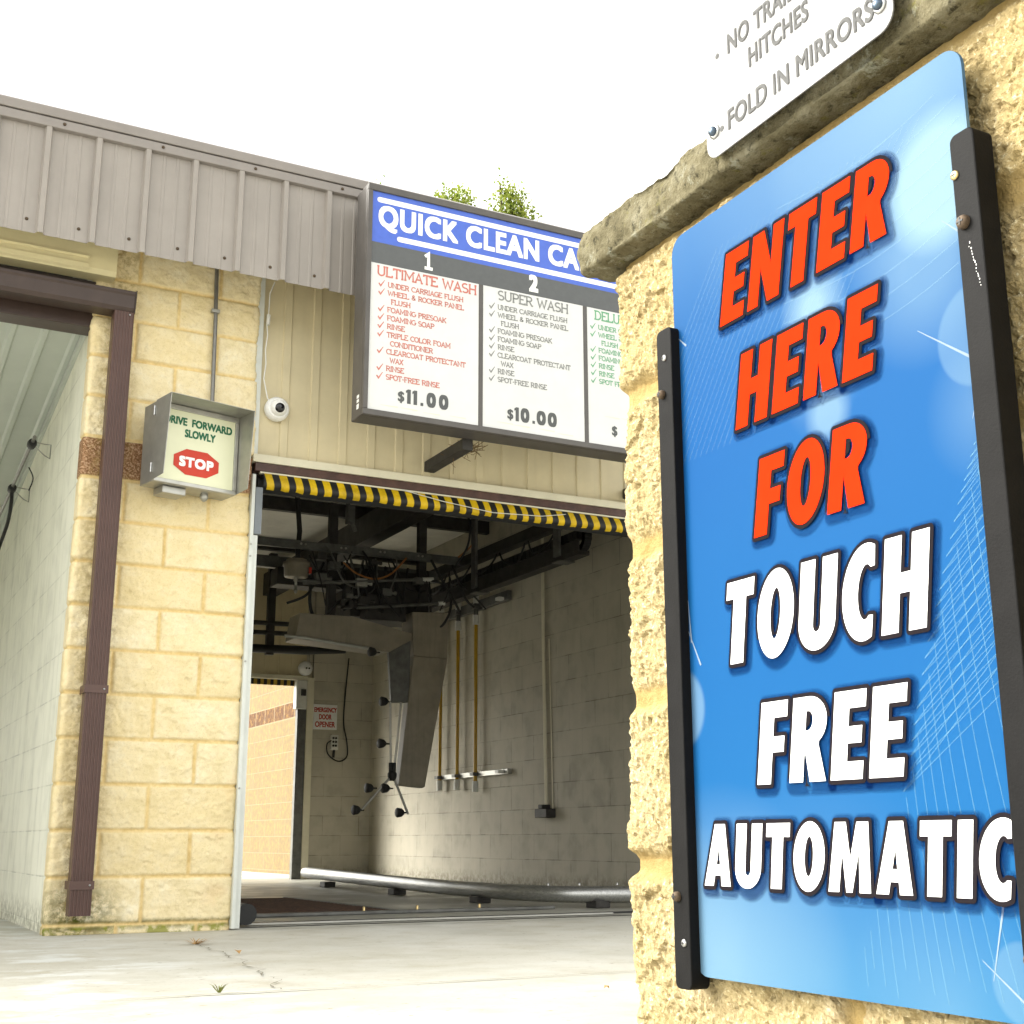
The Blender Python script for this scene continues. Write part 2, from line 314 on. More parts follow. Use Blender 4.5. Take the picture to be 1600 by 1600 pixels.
# ------------------------------------------------------------------ mesh helpers
class MB:
    """collects faces in world coordinates"""
    def __init__(s): s.v = []; s.f = []; s.sm = []
    def add(s, vs, fs, smooth=False):
        o = len(s.v); s.v += [tuple(v) for v in vs]
        s.f += [tuple(i + o for i in f) for f in fs]; s.sm += [smooth] * len(fs); return s
    def box(s, x0, x1, y0, y1, z0, z1):
        return s.add([(x0, y0, z0), (x1, y0, z0), (x1, y1, z0), (x0, y1, z0), (x0, y0, z1), (x1, y0, z1), (x1, y1, z1), (x0, y1, z1)],
                     [(0, 3, 2, 1), (4, 5, 6, 7), (0, 1, 5, 4), (1, 2, 6, 5), (2, 3, 7, 6), (3, 0, 4, 7)])
    def obox(s, o, ex, ey, ez, a0, a1, b0, b1, c0, c1):
        o, ex, ey, ez = map(Vector, (o, ex, ey, ez))
        P = lambda a, b, c: o + ex * a + ey * b + ez * c
        return s.add([P(a0, b0, c0), P(a1, b0, c0), P(a1, b1, c0), P(a0, b1, c0), P(a0, b0, c1), P(a1, b0, c1), P(a1, b1, c1), P(a0, b1, c1)],
                     [(0, 3, 2, 1), (4, 5, 6, 7), (0, 1, 5, 4), (1, 2, 6, 5), (2, 3, 7, 6), (3, 0, 4, 7)])
    def tube(s, pts, r, n=12, cap=True, smooth=True):
        pts = [Vector(p) for p in pts]; rs = r if isinstance(r, (list, tuple)) else [r] * len(pts)
        up = None; rings = []
        for i, p in enumerate(pts):
            t = (pts[min(i + 1, len(pts) - 1)] - pts[max(i - 1, 0)]).normalized()
            if up is None:
                up = Vector((0, 0, 1)) if abs(t.z) < 0.9 else Vector((1, 0, 0))
            a = (up - t * up.dot(t)).normalized(); b = t.cross(a); up = a
            rings.append([p + (a * math.cos(2 * math.pi * k / n) + b * math.sin(2 * math.pi * k / n)) * rs[i] for k in range(n)])
        vs = [v for rg in rings for v in rg]; fs = []
        for i in range(len(pts) - 1):
            for k in range(n):
                k2 = (k + 1) % n
                fs.append((i * n + k, i * n + k2, (i + 1) * n + k2, (i + 1) * n + k))
        s.add(vs, fs, smooth)
        if cap:
            s.add(rings[0], [tuple(range(n))[::-1]]); s.add(rings[-1], [tuple(range(n))])
        return s
    def prism(s, poly, d):
        """closed 3-D polygon swept by vector d"""
        n = len(poly); d = Vector(d); A = [Vector(p) for p in poly]; B = [p + d for p in A]
        s.add(A + B, [tuple(range(n))[::-1], tuple(range(n, 2 * n))] + [(i, (i + 1) % n, n + (i + 1) % n, n + i) for i in range(n)])
        return s
    def lathe(s, c, ax, prof, n=20):
        """prof: (distance along ax, radius)"""
        ax = Vector(ax).normalized(); c = Vector(c)
        return s.tube([c + ax * h for h, _ in prof], [max(r, 1e-4) for _, r in prof], n)
    def build(s, name, mat, parent=None, bevel=0.0, seg=2):
        me = bpy.data.meshes.new(name)
        off = Vector((0, 0, 0)); q = parent
        while q is not None: off += q.location; q = q.parent
        me.from_pydata([tuple(Vector(v) - off) for v in s.v], [], s.f)
        for p, k in zip(me.polygons, s.sm): p.use_smooth = k
        bm = bmesh.new(); bm.from_mesh(me); bmesh.ops.recalc_face_normals(bm, faces=bm.faces); bm.to_mesh(me); bm.free()
        me.materials.append(mat)
        o = bpy.data.objects.new(name, me); C.objects.link(o)
        if parent: o.parent = parent
        if bevel:
            b = o.modifiers.new('bevel', 'BEVEL'); b.width = bevel; b.segments = seg; b.limit_method = 'ANGLE'; b.angle_limit = R(40)
            b.harden_normals = False
        return o

def thing(name, label, cat, loc, group=None):
    o = bpy.data.objects.new(name, None); C.objects.link(o); o.location = loc; o.empty_display_size = 0.1
    return tag(o, label, cat, group)
def tag(o, label, cat, group=None):
    o['label'] = label; o['category'] = cat
    if group: o['group'] = group
    return o
def struct(o): o['kind'] = 'structure'; return o
def box(name, mat, parent, x0, x1, y0, y1, z0, z1, bevel=0.002): return MB().box(x0, x1, y0, y1, z0, z1).build(name, mat, parent, bevel)

# -------- noise for real relief
def _hash(ix, iy, seed):
    h = (ix.astype(np.int64) * 374761393 + iy.astype(np.int64) * 668265263 + seed * 1442695041) & 0xFFFFFFFF
    h = ((h ^ (h >> 13)) * 1274126177) & 0xFFFFFFFF
    h = (h ^ (h >> 16)) & 0xFFFFFFFF
    return h / 4294967295.0
def vnoise(x, y, seed=0):
    ix = np.floor(x); iy = np.floor(y); fx = x - ix; fy = y - iy
    fx = fx * fx * (3 - 2 * fx); fy = fy * fy * (3 - 2 * fy)
    a = _hash(ix, iy, seed); b = _hash(ix + 1, iy, seed); c = _hash(ix, iy + 1, seed); d = _hash(ix + 1, iy + 1, seed)
    return (a * (1 - fx) + b * fx) * (1 - fy) + (c * (1 - fx) + d * fx) * fy
def fbm(x, y, seed=0, oct=4, gain=0.5):
    t = 0; a = 1; s = 0
    for o in range(oct):
        t = t + a * (vnoise(x * 2 ** o + 17.3 * o, y * 2 ** o - 9.1 * o, seed + o) - 0.5); s += a; a *= gain
    return t / s * 2
def facet(x, y, seed):
    """broken stone: every cell a small tilted plane"""
    ix, iy = np.floor(x), np.floor(y); best = np.full(x.shape, 9.0); out = np.zeros(x.shape)
    for dx in (-1, 0, 1):
        for dy in (-1, 0, 1):
            cx, cy = ix + dx, iy + dy
            px = cx + _hash(cx, cy, seed); py = cy + _hash(cx, cy, seed + 1)
            d = (x - px) ** 2 + (y - py) ** 2; m = d < best
            h = (x - px) * (_hash(cx, cy, seed + 2) - .5) * 1.6 + (y - py) * (_hash(cx, cy, seed + 3) - .5) * 1.6 + (_hash(cx, cy, seed + 4) - .5)
            out = np.where(m, h, out); best = np.where(m, d, best)
    return out
def sst(e0, e1, x):
    t = np.clip((x - e0) / (e1 - e0), 0, 1); return t * t * (3 - 2 * t)

def relief_wall(name, mat, parent, path, zs, joints, amp, seed, joint_w=0.010, corner_us=(), smooth_u=None, grain=0.0, fall=0.016, flat=False):
    """path: list of (x, y, nx, ny, u); rows of blocks given by joints = [(z0, z1, [u of vertical joints])]"""
    P = np.array(path); Z = np.array(zs)
    U, ZZ = np.meshgrid(P[:, 4], Z)
    d = np.full(U.shape, 9.0); tint = np.zeros(U.shape); bul = np.zeros(U.shape)
    for r, (z0, z1, us) in enumerate(joints):
        msk = (ZZ >= z0) & (ZZ < z1)
        dz = np.minimum(ZZ - z0, z1 - ZZ)
        du = np.full(U.shape, 9.0)
        for q in us: du = np.minimum(du, np.abs(U - q))
        d = np.where(msk, np.minimum(dz, du), d)
        idx = np.zeros(U.shape)
        for q in us: idx += (U > q)
        tint = np.where(msk, _hash(idx + r * 31, idx * 0 + r, seed), tint)
        bul = np.where(msk, _hash(idx + r * 57, idx * 0 + r * 3, seed + 5) - 0.5, bul)
    wob = fbm(U * 60, ZZ * 60, seed + 3, 3) * 0.004
    s = sst(joint_w * 0.5, joint_w * 0.5 + fall, d + wob * fall / 0.016)
    big = fbm(U * 9, ZZ * 9, seed + 11, 3); mid = fbm(U * 34, ZZ * 34, seed + 23, 4, 0.6); fine = fbm(U * 130, ZZ * 130, seed + 37, 3, 0.6)
    ridge = 1 - np.abs(fbm(U * 50 + ZZ * 20, ZZ * 70, seed + 41, 3)) * 2
    wx = fbm(U * 30, ZZ * 30, seed + 91, 3) * .5; wy = fbm(U * 30, ZZ * 30, seed + 95, 3) * .5
    f1 = facet(U * 22 + wx, ZZ * 30 + wy, seed + 101); f2 = facet(U * 60 + wx * 2, ZZ * 75 + wy * 2, seed + 111)
    h = s * (amp * 0.9 + amp * 0.7 * bul + amp * 0.75 * big + amp * 0.20 * mid + amp * 0.16 * fine + amp * 0.36 * f1 + amp * 0.20 * f2) + (1 - s) * 0.0008 * fine
    if grain:
        pits = np.maximum(0, -.05 - fbm(U * 95, ZZ * 95, seed + 61, 3, .65)); h = h - s * grain * pits * .006 + s * grain * (.0020 * fbm(U * 150, ZZ * 150, seed + 71, 3, .7) - .0020 * np.abs(fbm(U * 60, ZZ * 60, seed + 81, 3, .6)))
    if smooth_u is not None:
        k = np.where((U > smooth_u[0]) & (U < smooth_u[1]), 1.0, 0.0); h = h * (1 - k) + k * s * 0.006
    off = Vector((0, 0, 0)); q = parent
    while q is not None: off += q.location; q = q.parent
    X = P[None, :, 0] + P[None, :, 2] * h - off.x; Y = P[None, :, 1] + P[None, :, 3] * h - off.y
    V = np.stack([X, Y, ZZ - off.z], -1).reshape(-1, 3)
    nz, nu = U.shape
    i = np.arange(nz * nu).reshape(nz, nu)
    F = np.stack([i[:-1, :-1], i[:-1, 1:], i[1:, 1:], i[1:, :-1]], -1).reshape(-1, 4)
    me = bpy.data.meshes.new(name)
    me.from_pydata(V.tolist(), [], F.tolist())
    for nm, arr in (('mortar', 1 - s), ('tint', tint)):
        a = me.attributes.new(nm, 'FLOAT', 'POINT'); a.data.foreach_set('value', arr.reshape(-1).astype(np.float32))
    me.polygons.foreach_set('use_smooth', np.full(len(me.polygons), not flat))
    me.materials.append(mat)
    o = bpy.data.objects.new(name, me); C.objects.link(o); o.parent = parent
    return o

def mkpath(pts, rad, step):
    """polyline in plan with rounded corners -> samples (x, y, nx, ny, u); normal is to the right of travel; step is one value per leg"""
    pts = [Vector(p) for p in pts]; out = []; u = 0.0
    n = len(pts); cur = pts[0]
    for i in range(n - 1):
        d = (pts[i + 1] - pts[i]).normalized(); nr = Vector((d.y, -d.x))
        end = pts[i + 1] - d * (rad if i < n - 2 else 0)
        L = (end - cur).length; k = max(1, round(L / step[i]))
        for j in range(k + (1 if i == n - 2 else 0)):
            p = cur + d * (L * j / k); out.append((p.x, p.y, nr.x, nr.y, u + L * j / k))
        u += L
        if i < n - 2:
            d2 = (pts[i + 2] - pts[i + 1]).normalized(); n2 = Vector((d2.y, -d2.x))
            c = end - nr * rad if (d.x * d2.y - d.y * d2.x) > 0 else end + nr * rad
            sgn = 1 if (d.x * d2.y - d.y * d2.x) > 0 else -1
            k = max(3, round(rad * 1.57 / min(step[i], step[i + 1])))
            for j in range(k):
                t = j / k * math.pi / 2
                nn = (nr * math.cos(t) + d * math.sin(t) * sgn).normalized()
                p = c + nn * rad * sgn; out.append((p.x, p.y, nn.x, nn.y, u + rad * 1.57 * j / k))
            u += rad * 1.57; cur = pts[i + 1] + d2 * rad
    return out

# -------- lettering
def text_mesh(body, space=1.0):
    cu = bpy.data.curves.new('t', 'FONT'); cu.body = body; cu.size = 1.0; cu.space_character = space; cu.resolution_u = 4
    o = bpy.data.objects.new('t', cu); C.objects.link(o)
    dg = bpy.context.evaluated_depsgraph_get(); dg.update()
    me = bpy.data.meshes.new_from_object(o.evaluated_get(dg))
    vs = [(v.co.x, v.co.y) for v in me.vertices]; fs = [tuple(p.vertices) for p in me.polygons]
    C.objects.unlink(o); bpy.data.objects.remove(o); bpy.data.curves.remove(cu); bpy.data.meshes.remove(me)
    return vs, fs
def text_w(body, space=1.0):
    v = text_mesh(body, space)[0]; return min(p[0] for p in v), max(p[0] for p in v)
CAP = max(p[1] for p in text_mesh('E')[0])
def fit_text(mb, body, p0, ex, ez, nrm, x0, x1, z, h, bold=0.0, space=1.0, depth=0.0004, ref=None):
    """letters of cap height h on the baseline z, stretched to fill x0..x1 (or so that ref would); made bold by close layers"""
    vs, fs = text_mesh(body, space); a, b = text_w(ref or body, space)
    p0, ex, ez, nrm = Vector(p0), Vector(ex), Vector(ez), Vector(nrm)
    kx = (x1 - x0 - 2 * bold) / (b - a); kz = (h - 2 * bold) / CAP
    sh = [(0, 0)] if not bold else [(0, 0), (bold, bold), (-bold, bold), (bold, -bold), (-bold, -bold), (bold, 0), (-bold, 0), (0, bold), (0, -bold)]
    for i, (dx, dz) in enumerate(sh):
        mb.add([p0 + ex * (x0 + bold + (x - a) * kx + dx) + ez * (z + bold + y * kz + dz) + nrm * (depth + i * 6e-5) for x, y in vs], fs)
# slab serif capitals drawn as strokes: width, polylines, foot serifs
def _arc(cx, cy, rx, ry, a0, a1, n=8): return [(cx + rx * math.cos(R(a0 + (a1 - a0) * i / n)), cy + ry * math.sin(R(a0 + (a1 - a0) * i / n))) for i in range(n + 1)]
SL = {
 'A': (.66, [[(.08, 0), (.33, 1), (.58, 0)], [(.17, .33), (.49, .33)]], [(.08, 0), (.58, 0)]),
 'C': (.60, [_arc(.34, .5, .30, .5, 48, 312, 12), [(.55, .98), (.55, .76)]], []),
 'D': (.64, [[(.10, 0), (.10, 1), (.28, 1)] + _arc(.28, .5, .30, .5, 90, -90, 10) + [(.10, 0)]], [(.06, 0), (.06, 1)]),
 'E': (.56, [[(.52, .16), (.52, 0), (.10, 0), (.10, 1), (.50, 1), (.50, .84)], [(.10, .52), (.40, .52)]], [(.08, 0), (.08, 1)]),
 'F': (.54, [[(.10, 0), (.10, 1), (.50, 1), (.50, .82)], [(.10, .50), (.40, .50)]], [(.12, 0), (.07, 1)]),
 'G': (.64, [_arc(.34, .5, .30, .5, 48, 360, 14) + [(.64, .46), (.42, .46)], [(.60, .46), (.60, .12)]], []),
 'H': (.66, [[(.10, 0), (.10, 1)], [(.56, 0), (.56, 1)], [(.10, .52), (.56, .52)]], [(.10, 0), (.10, 1), (.56, 0), (.56, 1)]),
 'I': (.26, [[(.13, 0), (.13, 1)]], [(.13, 0), (.13, 1)]),
 'K': (.62, [[(.10, 0), (.10, 1)], [(.54, 1), (.12, .44)], [(.24, .58), (.56, 0)]], [(.10, 0), (.10, 1), (.54, 1), (.55, 0)]),
 'L': (.54, [[(.10, 1), (.10, 0), (.50, 0), (.50, .2)]], [(.10, 1), (.08, 0)]),
 'M': (.80, [[(.10, 0), (.12, 1), (.40, .25), (.68, 1), (.70, 0)]], [(.10, 0), (.70, 0), (.08, 1), (.72, 1)]),
 'N': (.68, [[(.10, 0), (.10, 1), (.58, 0), (.58, 1)]], [(.10, 0), (.06, 1), (.58, 1)]),
 'O': (.66, [_arc(.33, .5, .29, .5, 0, 360, 18)], []),
 'P': (.58, [[(.12, 0), (.12, 1), (.30, 1)] + _arc(.30, .73, .24, .27, 90, -90, 8) + [(.12, .46)]], [(.12, 0), (.08, 1)]),
 'R': (.64, [[(.12, 0), (.12, 1), (.30, 1)] + _arc(.30, .74, .24, .26, 90, -90, 8) + [(.12, .48)], [(.32, .48), (.56, 0)]], [(.12, 0), (.08, 1), (.57, 0)]),
 'S': (.54, [_arc(.27, .745, .21, .255, 40, 250, 9) + _arc(.27, .25, .23, .25, 75, -145, 9)], []),
 'T': (.60, [[(.30, 0), (.30, 1)], [(.05, .80), (.05, 1), (.55, 1), (.55, .80)]], [(.30, 0)]),
 'U': (.66, [[(.10, 1), (.10, .3)] + _arc(.33, .3, .23, .3, 180, 360, 10) + [(.56, 1)]], [(.10, 1), (.56, 1)]),
 'W': (.90, [[(.07, 1), (.26, 0), (.45, .85), (.64, 0), (.83, 1)]], [(.07, 1), (.83, 1)]),
 'X': (.64, [[(.08, 0), (.56, 1)], [(.08, 1), (.56, 0)]], [(.08, 0), (.08, 1), (.56, 0), (.56, 1)]),
 '&': (.66, [[(.60, 0), (.18, .70)] + _arc(.30, .80, .14, .2, 200, -20, 8) + [(.12, .36)] + _arc(.28, .24, .19, .24, 150, 330, 8) + [(.60, .46)]], []),
 '1': (.60, [[(.10, .78), (.30, 1), (.30, 0)], [(.08, 0), (.54, 0)]], []),
 '-': (.34, [[(.05, .42), (.29, .42)]], []),
 ' ': (.34, [], []),
}
def slab_text(mb, body, p0, ex, ez, nrm, x0, x1, z, h, t, depth=0.0003, ref=None):
    p0, ex, ez, nrm = Vector(p0), Vector(ex), Vector(ez), Vector(nrm)
    tot = sum(SL[c][0] for c in (ref or body)); kx = (x1 - x0) / tot; x = x0; lay = 0
    for c in body:
        wd, st, sf = SL[c]
        polys = [[(x + px * kx, z + t / 2 + py * (h - t)) for px, py in q] for q in st]
        polys += [[(x + (px - .085) * kx, z + t / 2 + py * (h - t)), (x + (px + .085) * kx, z + t / 2 + py * (h - t))] for px, py in sf]
        for q in polys:
            lay = (lay + 1) % 9; L = []
            for i, p in enumerate(q):
                a_, b_ = q[max(0, i - 1)], q[min(len(q) - 1, i + 1)]
                d1 = Vector((p[0] - a_[0], p[1] - a_[1])); d2 = Vector((b_[0] - p[0], b_[1] - p[1]))
                d1 = d1.normalized() if d1.length else d2.normalized(); d2 = d2.normalized() if d2.length else d1
                tn = d1 + d2; tn = tn.normalized() if tn.length > .05 else d1; nv = Vector((-tn.y, tn.x)); m_ = min(2.0, 1 / max(.4, abs(nv.dot(Vector((-d1.y, d1.x))))))
                nv = nv * (t / 2 * m_)
                for sg in (1, -1): L.append(p0 + ex * (p[0] + nv.x * sg) + ez * (p[1] + nv.y * sg) + nrm * (depth + lay * 8e-5))
            mb.add(L, [(2 * i, 2 * i + 1, 2 * i + 3, 2 * i + 2) for i in range(len(q) - 1)])
        x += wd * kx

def arc(cx, cy, rx, ry, a0, a1, n=14):
    return [(cx + rx * math.cos(R(a0 + (a1 - a0) * i / n)), cy + ry * math.sin(R(a0 + (a1 - a0) * i / n))) for i in range(n + 1)]
G = {
 'E': (0.47, [[(0, 0), (.47, 0), (.47, .2), (.23, .2), (.23, .405), (.43, .405), (.43, .595), (.23, .595), (.23, .8), (.47, .8), (.47, 1), (0, 1)]]),
 'F': (0.45, [[(0, 0), (.23, 0), (.23, .38), (.42, .38), (.42, .57), (.23, .57), (.23, .8), (.45, .8), (.45, 1), (0, 1)]]),
 'N': (0.60, [[(0, 0), (.2, 0), (.2, .50), (.385, 0), (.60, 0), (.60, 1), (.40, 1), (.40, .50), (.215, 1), (0, 1)]]),
 'T': (0.50, [[(.135, 0), (.365, 0), (.365, .79), (.50, .79), (.50, 1), (0, 1), (0, .79), (.135, .79)]]),
 'R': (0.56, [[(0, 0), (.22, 0), (.22, .40), (.33, 0), (.58, 0), (.44, .42)] + arc(.26, .70, .29, .30, -52, 90, 12) + [(0, 1)],
              [(.22, .83)] + arc(.255, .715, .075, .115, 90, -90, 8) + [(.22, .60)]]),
 'H': (0.60, [[(0, 0), (.23, 0), (.23, .40), (.37, .40), (.37, 0), (.60, 0), (.60, 1), (.37, 1), (.37, .61), (.23, .61), (.23, 1), (0, 1)]]),
 'O': (0.62, [arc(.31, .5, .31, .52, 0, 360, 36)[:-1], arc(.31, .5, .085, .295, 360, 0, 28)[:-1]]),
 'U': (0.58, [[(0, 1)] + arc(.29, .30, .29, .32, 180, 360, 20) + [(.58, 1), (.35, 1), (.35, .30)] + arc(.29, .27, .06, .085, 0, -180, 10) + [(.23, 1)]]),
 'C': (0.50, [arc(.33, .5, .33, .52, 68, 292, 26) + [(.46, .24)] + arc(.345, .5, .115, .295, 300, 60, 18) + [(.46, .76)]]),
 'A': (0.62, [[(0, 0), (.215, 0), (.24, .17), (.38, .17), (.405, 0), (.62, 0), (.43, 1), (.19, 1)], [(.268, .345), (.31, .64), (.352, .345)]]),
 'M': (0.78, [[(0, 0), (.20, 0), (.235, .58), (.335, 0), (.445, 0), (.545, .58), (.58, 0), (.78, 0), (.70, 1), (.49, 1), (.39, .48), (.29, 1), (.08, 1)]]),
 'I': (0.23, [[(0, 0), (.23, 0), (.23, 1), (0, 1)]]),
}
def _area(c): return sum(c[i][0] * c[(i + 1) % len(c)][1] - c[(i + 1) % len(c)][0] * c[i][1] for i in range(len(c))) / 2
def offset_poly(c, d):
    """grow a closed contour outward by d with rounded corners (outer contours anticlockwise)"""
    out = []; n = len(c)
    for i in range(n):
        p0, p1, p2 = Vector(c[i - 1]), Vector(c[i]), Vector(c[(i + 1) % n])
        a = (p1 - p0).normalized(); b = (p2 - p1).normalized()
        na = Vector((a.y, -a.x)); nb = Vector((b.y, -b.x)); cr = a.x * b.y - a.y * b.x
        if cr > 0.25:
            t0 = math.atan2(na.y, na.x); t1 = math.atan2(nb.y, nb.x)
            if t1 < t0: t1 += 2 * math.pi
            out += [(p1.x + d * math.cos(t0 + (t1 - t0) * k / 4), p1.y + d * math.sin(t0 + (t1 - t0) * k / 4)) for k in range(5)]
        else:
            h = (na + nb); l = max(0.35, h.length); h = h.normalized() * min(d * 2.2, d / (l / 2)); out.append((p1.x + h.x, p1.y + h.y))
    return out
def fill(contours):
    """triangulated fill of contours with holes -> (verts2d, tris)"""
    cu = bpy.data.curves.new('g', 'CURVE'); cu.dimensions = '2D'; cu.fill_mode = 'BOTH'
    for c in contours:
        s = cu.splines.new('POLY'); s.points.add(len(c) - 1); s.use_cyclic_u = True
        for p, q in zip(s.points, c): p.co = (q[0], q[1], 0, 1)
    o = bpy.data.objects.new('g', cu); C.objects.link(o)
    dg = bpy.context.evaluated_depsgraph_get(); dg.update()
    me = bpy.data.meshes.new_from_object(o.evaluated_get(dg))
    vs = [(v.co.x, v.co.y) for v in me.vertices]; fs = [tuple(p.vertices) for p in me.polygons]
    C.objects.unlink(o); bpy.data.objects.remove(o); bpy.data.curves.remove(cu); bpy.data.meshes.remove(me)
    return vs, fs
def word(s, u0, u1, v0, v1, shear, gap=0.06):
    """contours of each letter of a word fitted into u0..u1, v0..v1 of its sign"""
    tot = sum(G[c][0] for c in s) + gap * (len(s) - 1); kx = (u1 - u0) / tot; h = v1 - v0; x = 0; out = []
    for c in s:
        cs = []
        for j, ct in enumerate(G[c][1]):
            q = [(u0 + (x + px) * kx + shear * py, v0 + py * h) for px, py in ct]
            if (_area(q) > 0) != (j == 0): q = q[::-1]
            cs.append(q)
        out.append(cs); x += G[c][0] + gap
    return out

# ------------------------------------------------------------------ the setting: ground
GZ = -0.04
def sheet(name, mat, x0, x1, y0, y1, z, cut=None):
    return struct(MB().add([(x0, y0, z), (x1, y0, z), (x1, y1, z), (x0, y1, z)], [(0, 1, 2, 3)]).build(name, mat))
sheet('ground', M['ground'], -150, 150, -150, 150, GZ)
sheet('bay_floor', M['bay_floor'], 0.25, 4.5, 0.10, 7.9, GZ + 0.004)
def ribbon(name, pts, wds, mat, z):
    mb = MB(); pts = [Vector((p[0], p[1], z)) for p in pts]
    L = []
    for i, p in enumerate(pts):
        t = (pts[min(i + 1, len(pts) - 1)] - pts[max(0, i - 1)]).normalized(); nr = Vector((-t.y, t.x, 0))
        L += [p + nr * wds[i] / 2, p - nr * wds[i] / 2]
    mb.add(L, [(2 * i, 2 * i + 1, 2 * i + 3, 2 * i + 2) for i in range(len(pts) - 1)])
    return struct(mb.build(name, mat))
rj = random.Random(3)
pts = [(-6 + 0.15 * i, -2.57 + rj.uniform(-.006, .006)) for i in range(90)]
ribbon('pavement_joint', pts, [rj.choice((.004, .006, .011)) for _ in pts], M['joint'], GZ + 0.004)
ck = [(0.44, -0.80), (0.455, -0.95), (0.43, -1.12), (0.45, -1.28), (0.40, -1.45), (0.42, -1.62), (0.36, -1.80), (0.38, -1.95), (0.31, -2.12), (0.33, -2.28), (0.26, -2.42), (0.255, -2.57)]
cp = []
for a, b in zip(ck[:-1], ck[1:]):
    for t in range(5): cp.append((a[0] + (b[0] - a[0]) * t / 5 + rj.uniform(-.012, .012), a[1] + (b[1] - a[1]) * t / 5))
ribbon('pavement_crack', cp, [rj.choice((.002, .003, .004, .009)) for _ in cp], M['crack'], GZ + 0.004)
pts = [(0.86 + 0.1 * i, -0.055 + rj.uniform(-.008, .008)) for i in range(36)]
ribbon('threshold_joint', pts, [rj.choice((.01, .016, .022)) for _ in pts], M['joint'], GZ + 0.004)

# ------------------------------------------------------------------ the car wash building
bld = thing('car_wash_building', 'tan block car wash with ribbed taupe eave over a wash bay and an open bay', 'building', (0, 0, 0))
K = 0.2032
rows = [(GZ - .01, 0.0, [0.30, 0.66])]
for k in range(0, 17):
    us = [0.4064] if k % 2 == 0 else [0.2032, 0.6096]
    rows.append((k * K, (k + 1) * K, us))
pp = mkpath([(0, 0.10), (0, 0), (0.813, 0), (0.813, 0.05)], 0.012, [0.02, 0.006, 0.02])
u_off = 0.10   # u where the front starts
rows = [(a, b, [q + u_off - 0.006 for q in us]) for a, b, us in rows]
relief_wall('block_pier', M['pier'], bld, pp, np.arange(GZ - .005, 3.36, 0.006), rows, 0.011, 21, 0.008, smooth_u=(-1, 0.085), grain=0.22, fall=0.008)
MB().box(0.02, 0.80, 0.10, 0.45, GZ, 3.35).build('pier_core', M['cream_block_y'], bld)
MB().box(0.005, 0.25, 0.10, 7.9, GZ, 3.4).box(0.25, 0.80, 0.45, 0.55, GZ, 3.4).build('open_bay_wall', M['white_block'], bld)
relief_wall('block_pier', M['pier'], bld, mkpath([(4.395, 0.05), (4.395, 0), (5.208, 0), (5.208, 0.6)], 0.012, [0.02, 0.012, 0.02]), np.arange(GZ - .005, 3.36, 0.012), [(a, b, [q - .05 for q in us]) for a, b, us in rows], 0.011, 22, 0.008, grain=0.22, fall=0.008)
MB().box(4.60, 5.19, 0.10, 7.6, GZ, 3.35).build('pier_core', M['cream_block_y'], bld)
# wash bay shell
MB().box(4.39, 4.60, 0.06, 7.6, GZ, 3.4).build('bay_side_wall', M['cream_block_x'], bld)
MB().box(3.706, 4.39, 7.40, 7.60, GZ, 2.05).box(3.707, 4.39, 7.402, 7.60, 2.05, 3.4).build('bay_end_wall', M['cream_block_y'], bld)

def ribbed(name, mat, parent, x0, x1, period, prof, z0, z1, y, sgn=-1, along='x', top=None):
    """sheet standing in the X-Z plane with vertical ribs; prof: (offset, height) over one period"""
    xs = []
    i = math.floor(x0 / period)
    while i * period < x1:
        for o, h in prof:
            x = i * period + o
            if x0 <= x <= x1: xs.append((x, h))
        i += 1
    mb = MB()
    vs = [(x, y + sgn * h, z0) for x, h in xs] + [(x, y + sgn * h, z1) for x, h in xs]
    n = len(xs); mb.add(vs, [(k, k + 1, n + k + 1, n + k) for k in range(n - 1)])
    o = mb.build(name, mat, parent)
    s = o.modifiers.new('thickness', 'SOLIDIFY'); s.thickness = 0.0015; s.offset = 0
    return o
pr = [(0, 0), (.006, .010), (.040, .010), (.046, 0), (.062, 0), (.064, -.003), (.068, 0), (.152, 0), (.1535, -.002)]
pr = [(0, 0), (.005, .009), (.042, .009), (.047, 0), (.158, 0)]
ribbed('siding', M['siding'], bld, 0.83, 4.39, 0.160, pr, 2.24, 3.35, 0.035)
box('siding_edge_trim', M['white_trim'], bld, 0.80, 0.846, 0.008, 0.03, 2.24, 3.35)
box('siding_base_trim', M['cream_trim'], bld, 0.82, 4.39, -0.008, 0.03, 2.212, 2.253)
MB().box(0.80, 4.39, 0.05, 0.30, 2.16, 3.35).build('header_core', M['dark_brown'], bld)
box('header_strip', M['brown_strip'], bld, 0.835, 4.39, 0.0, 0.048, 2.168, 2.211)
box('header_lip', M['cream_trim'], bld, 0.86, 4.39, -0.006, 0.02, 2.155, 2.164, 0.001)
# door jamb
jb = box('door_jamb', M['white_trim'], bld, 0.815, 0.833, -0.030, 0.10, GZ + 0.006, 2.14)
MB().box(0.833, 0.858, -0.018, 0.02, GZ + 0.006, 1.83).build('jamb_flange', M['white_trim'], jb, 0.002)
MB().box(0.835, 0.872, -0.028, 0.03, 1.835, 2.075).build('jamb_box', M['bluegrey'], jb, 0.003)
for z in (1.78, 1.72, 1.2, 0.6): MB().lathe((0.822, -0.0305, z), (0, -1, 0), [(0, .005), (.003, .005), (.004, .003)], 8).build('screw', M['galv'], jb)
box('far_jamb', M['white_trim'], bld, 4.18, 4.385, -0.02, 0.10, GZ + 0.006, 2.15)
MB().lathe((0.93, 0.12, GZ + 0.06), (0, 1, 0), [(0, .05), (.10, .05), (.12, .03)], 14).build('rubber_stop', M['black'], bld)
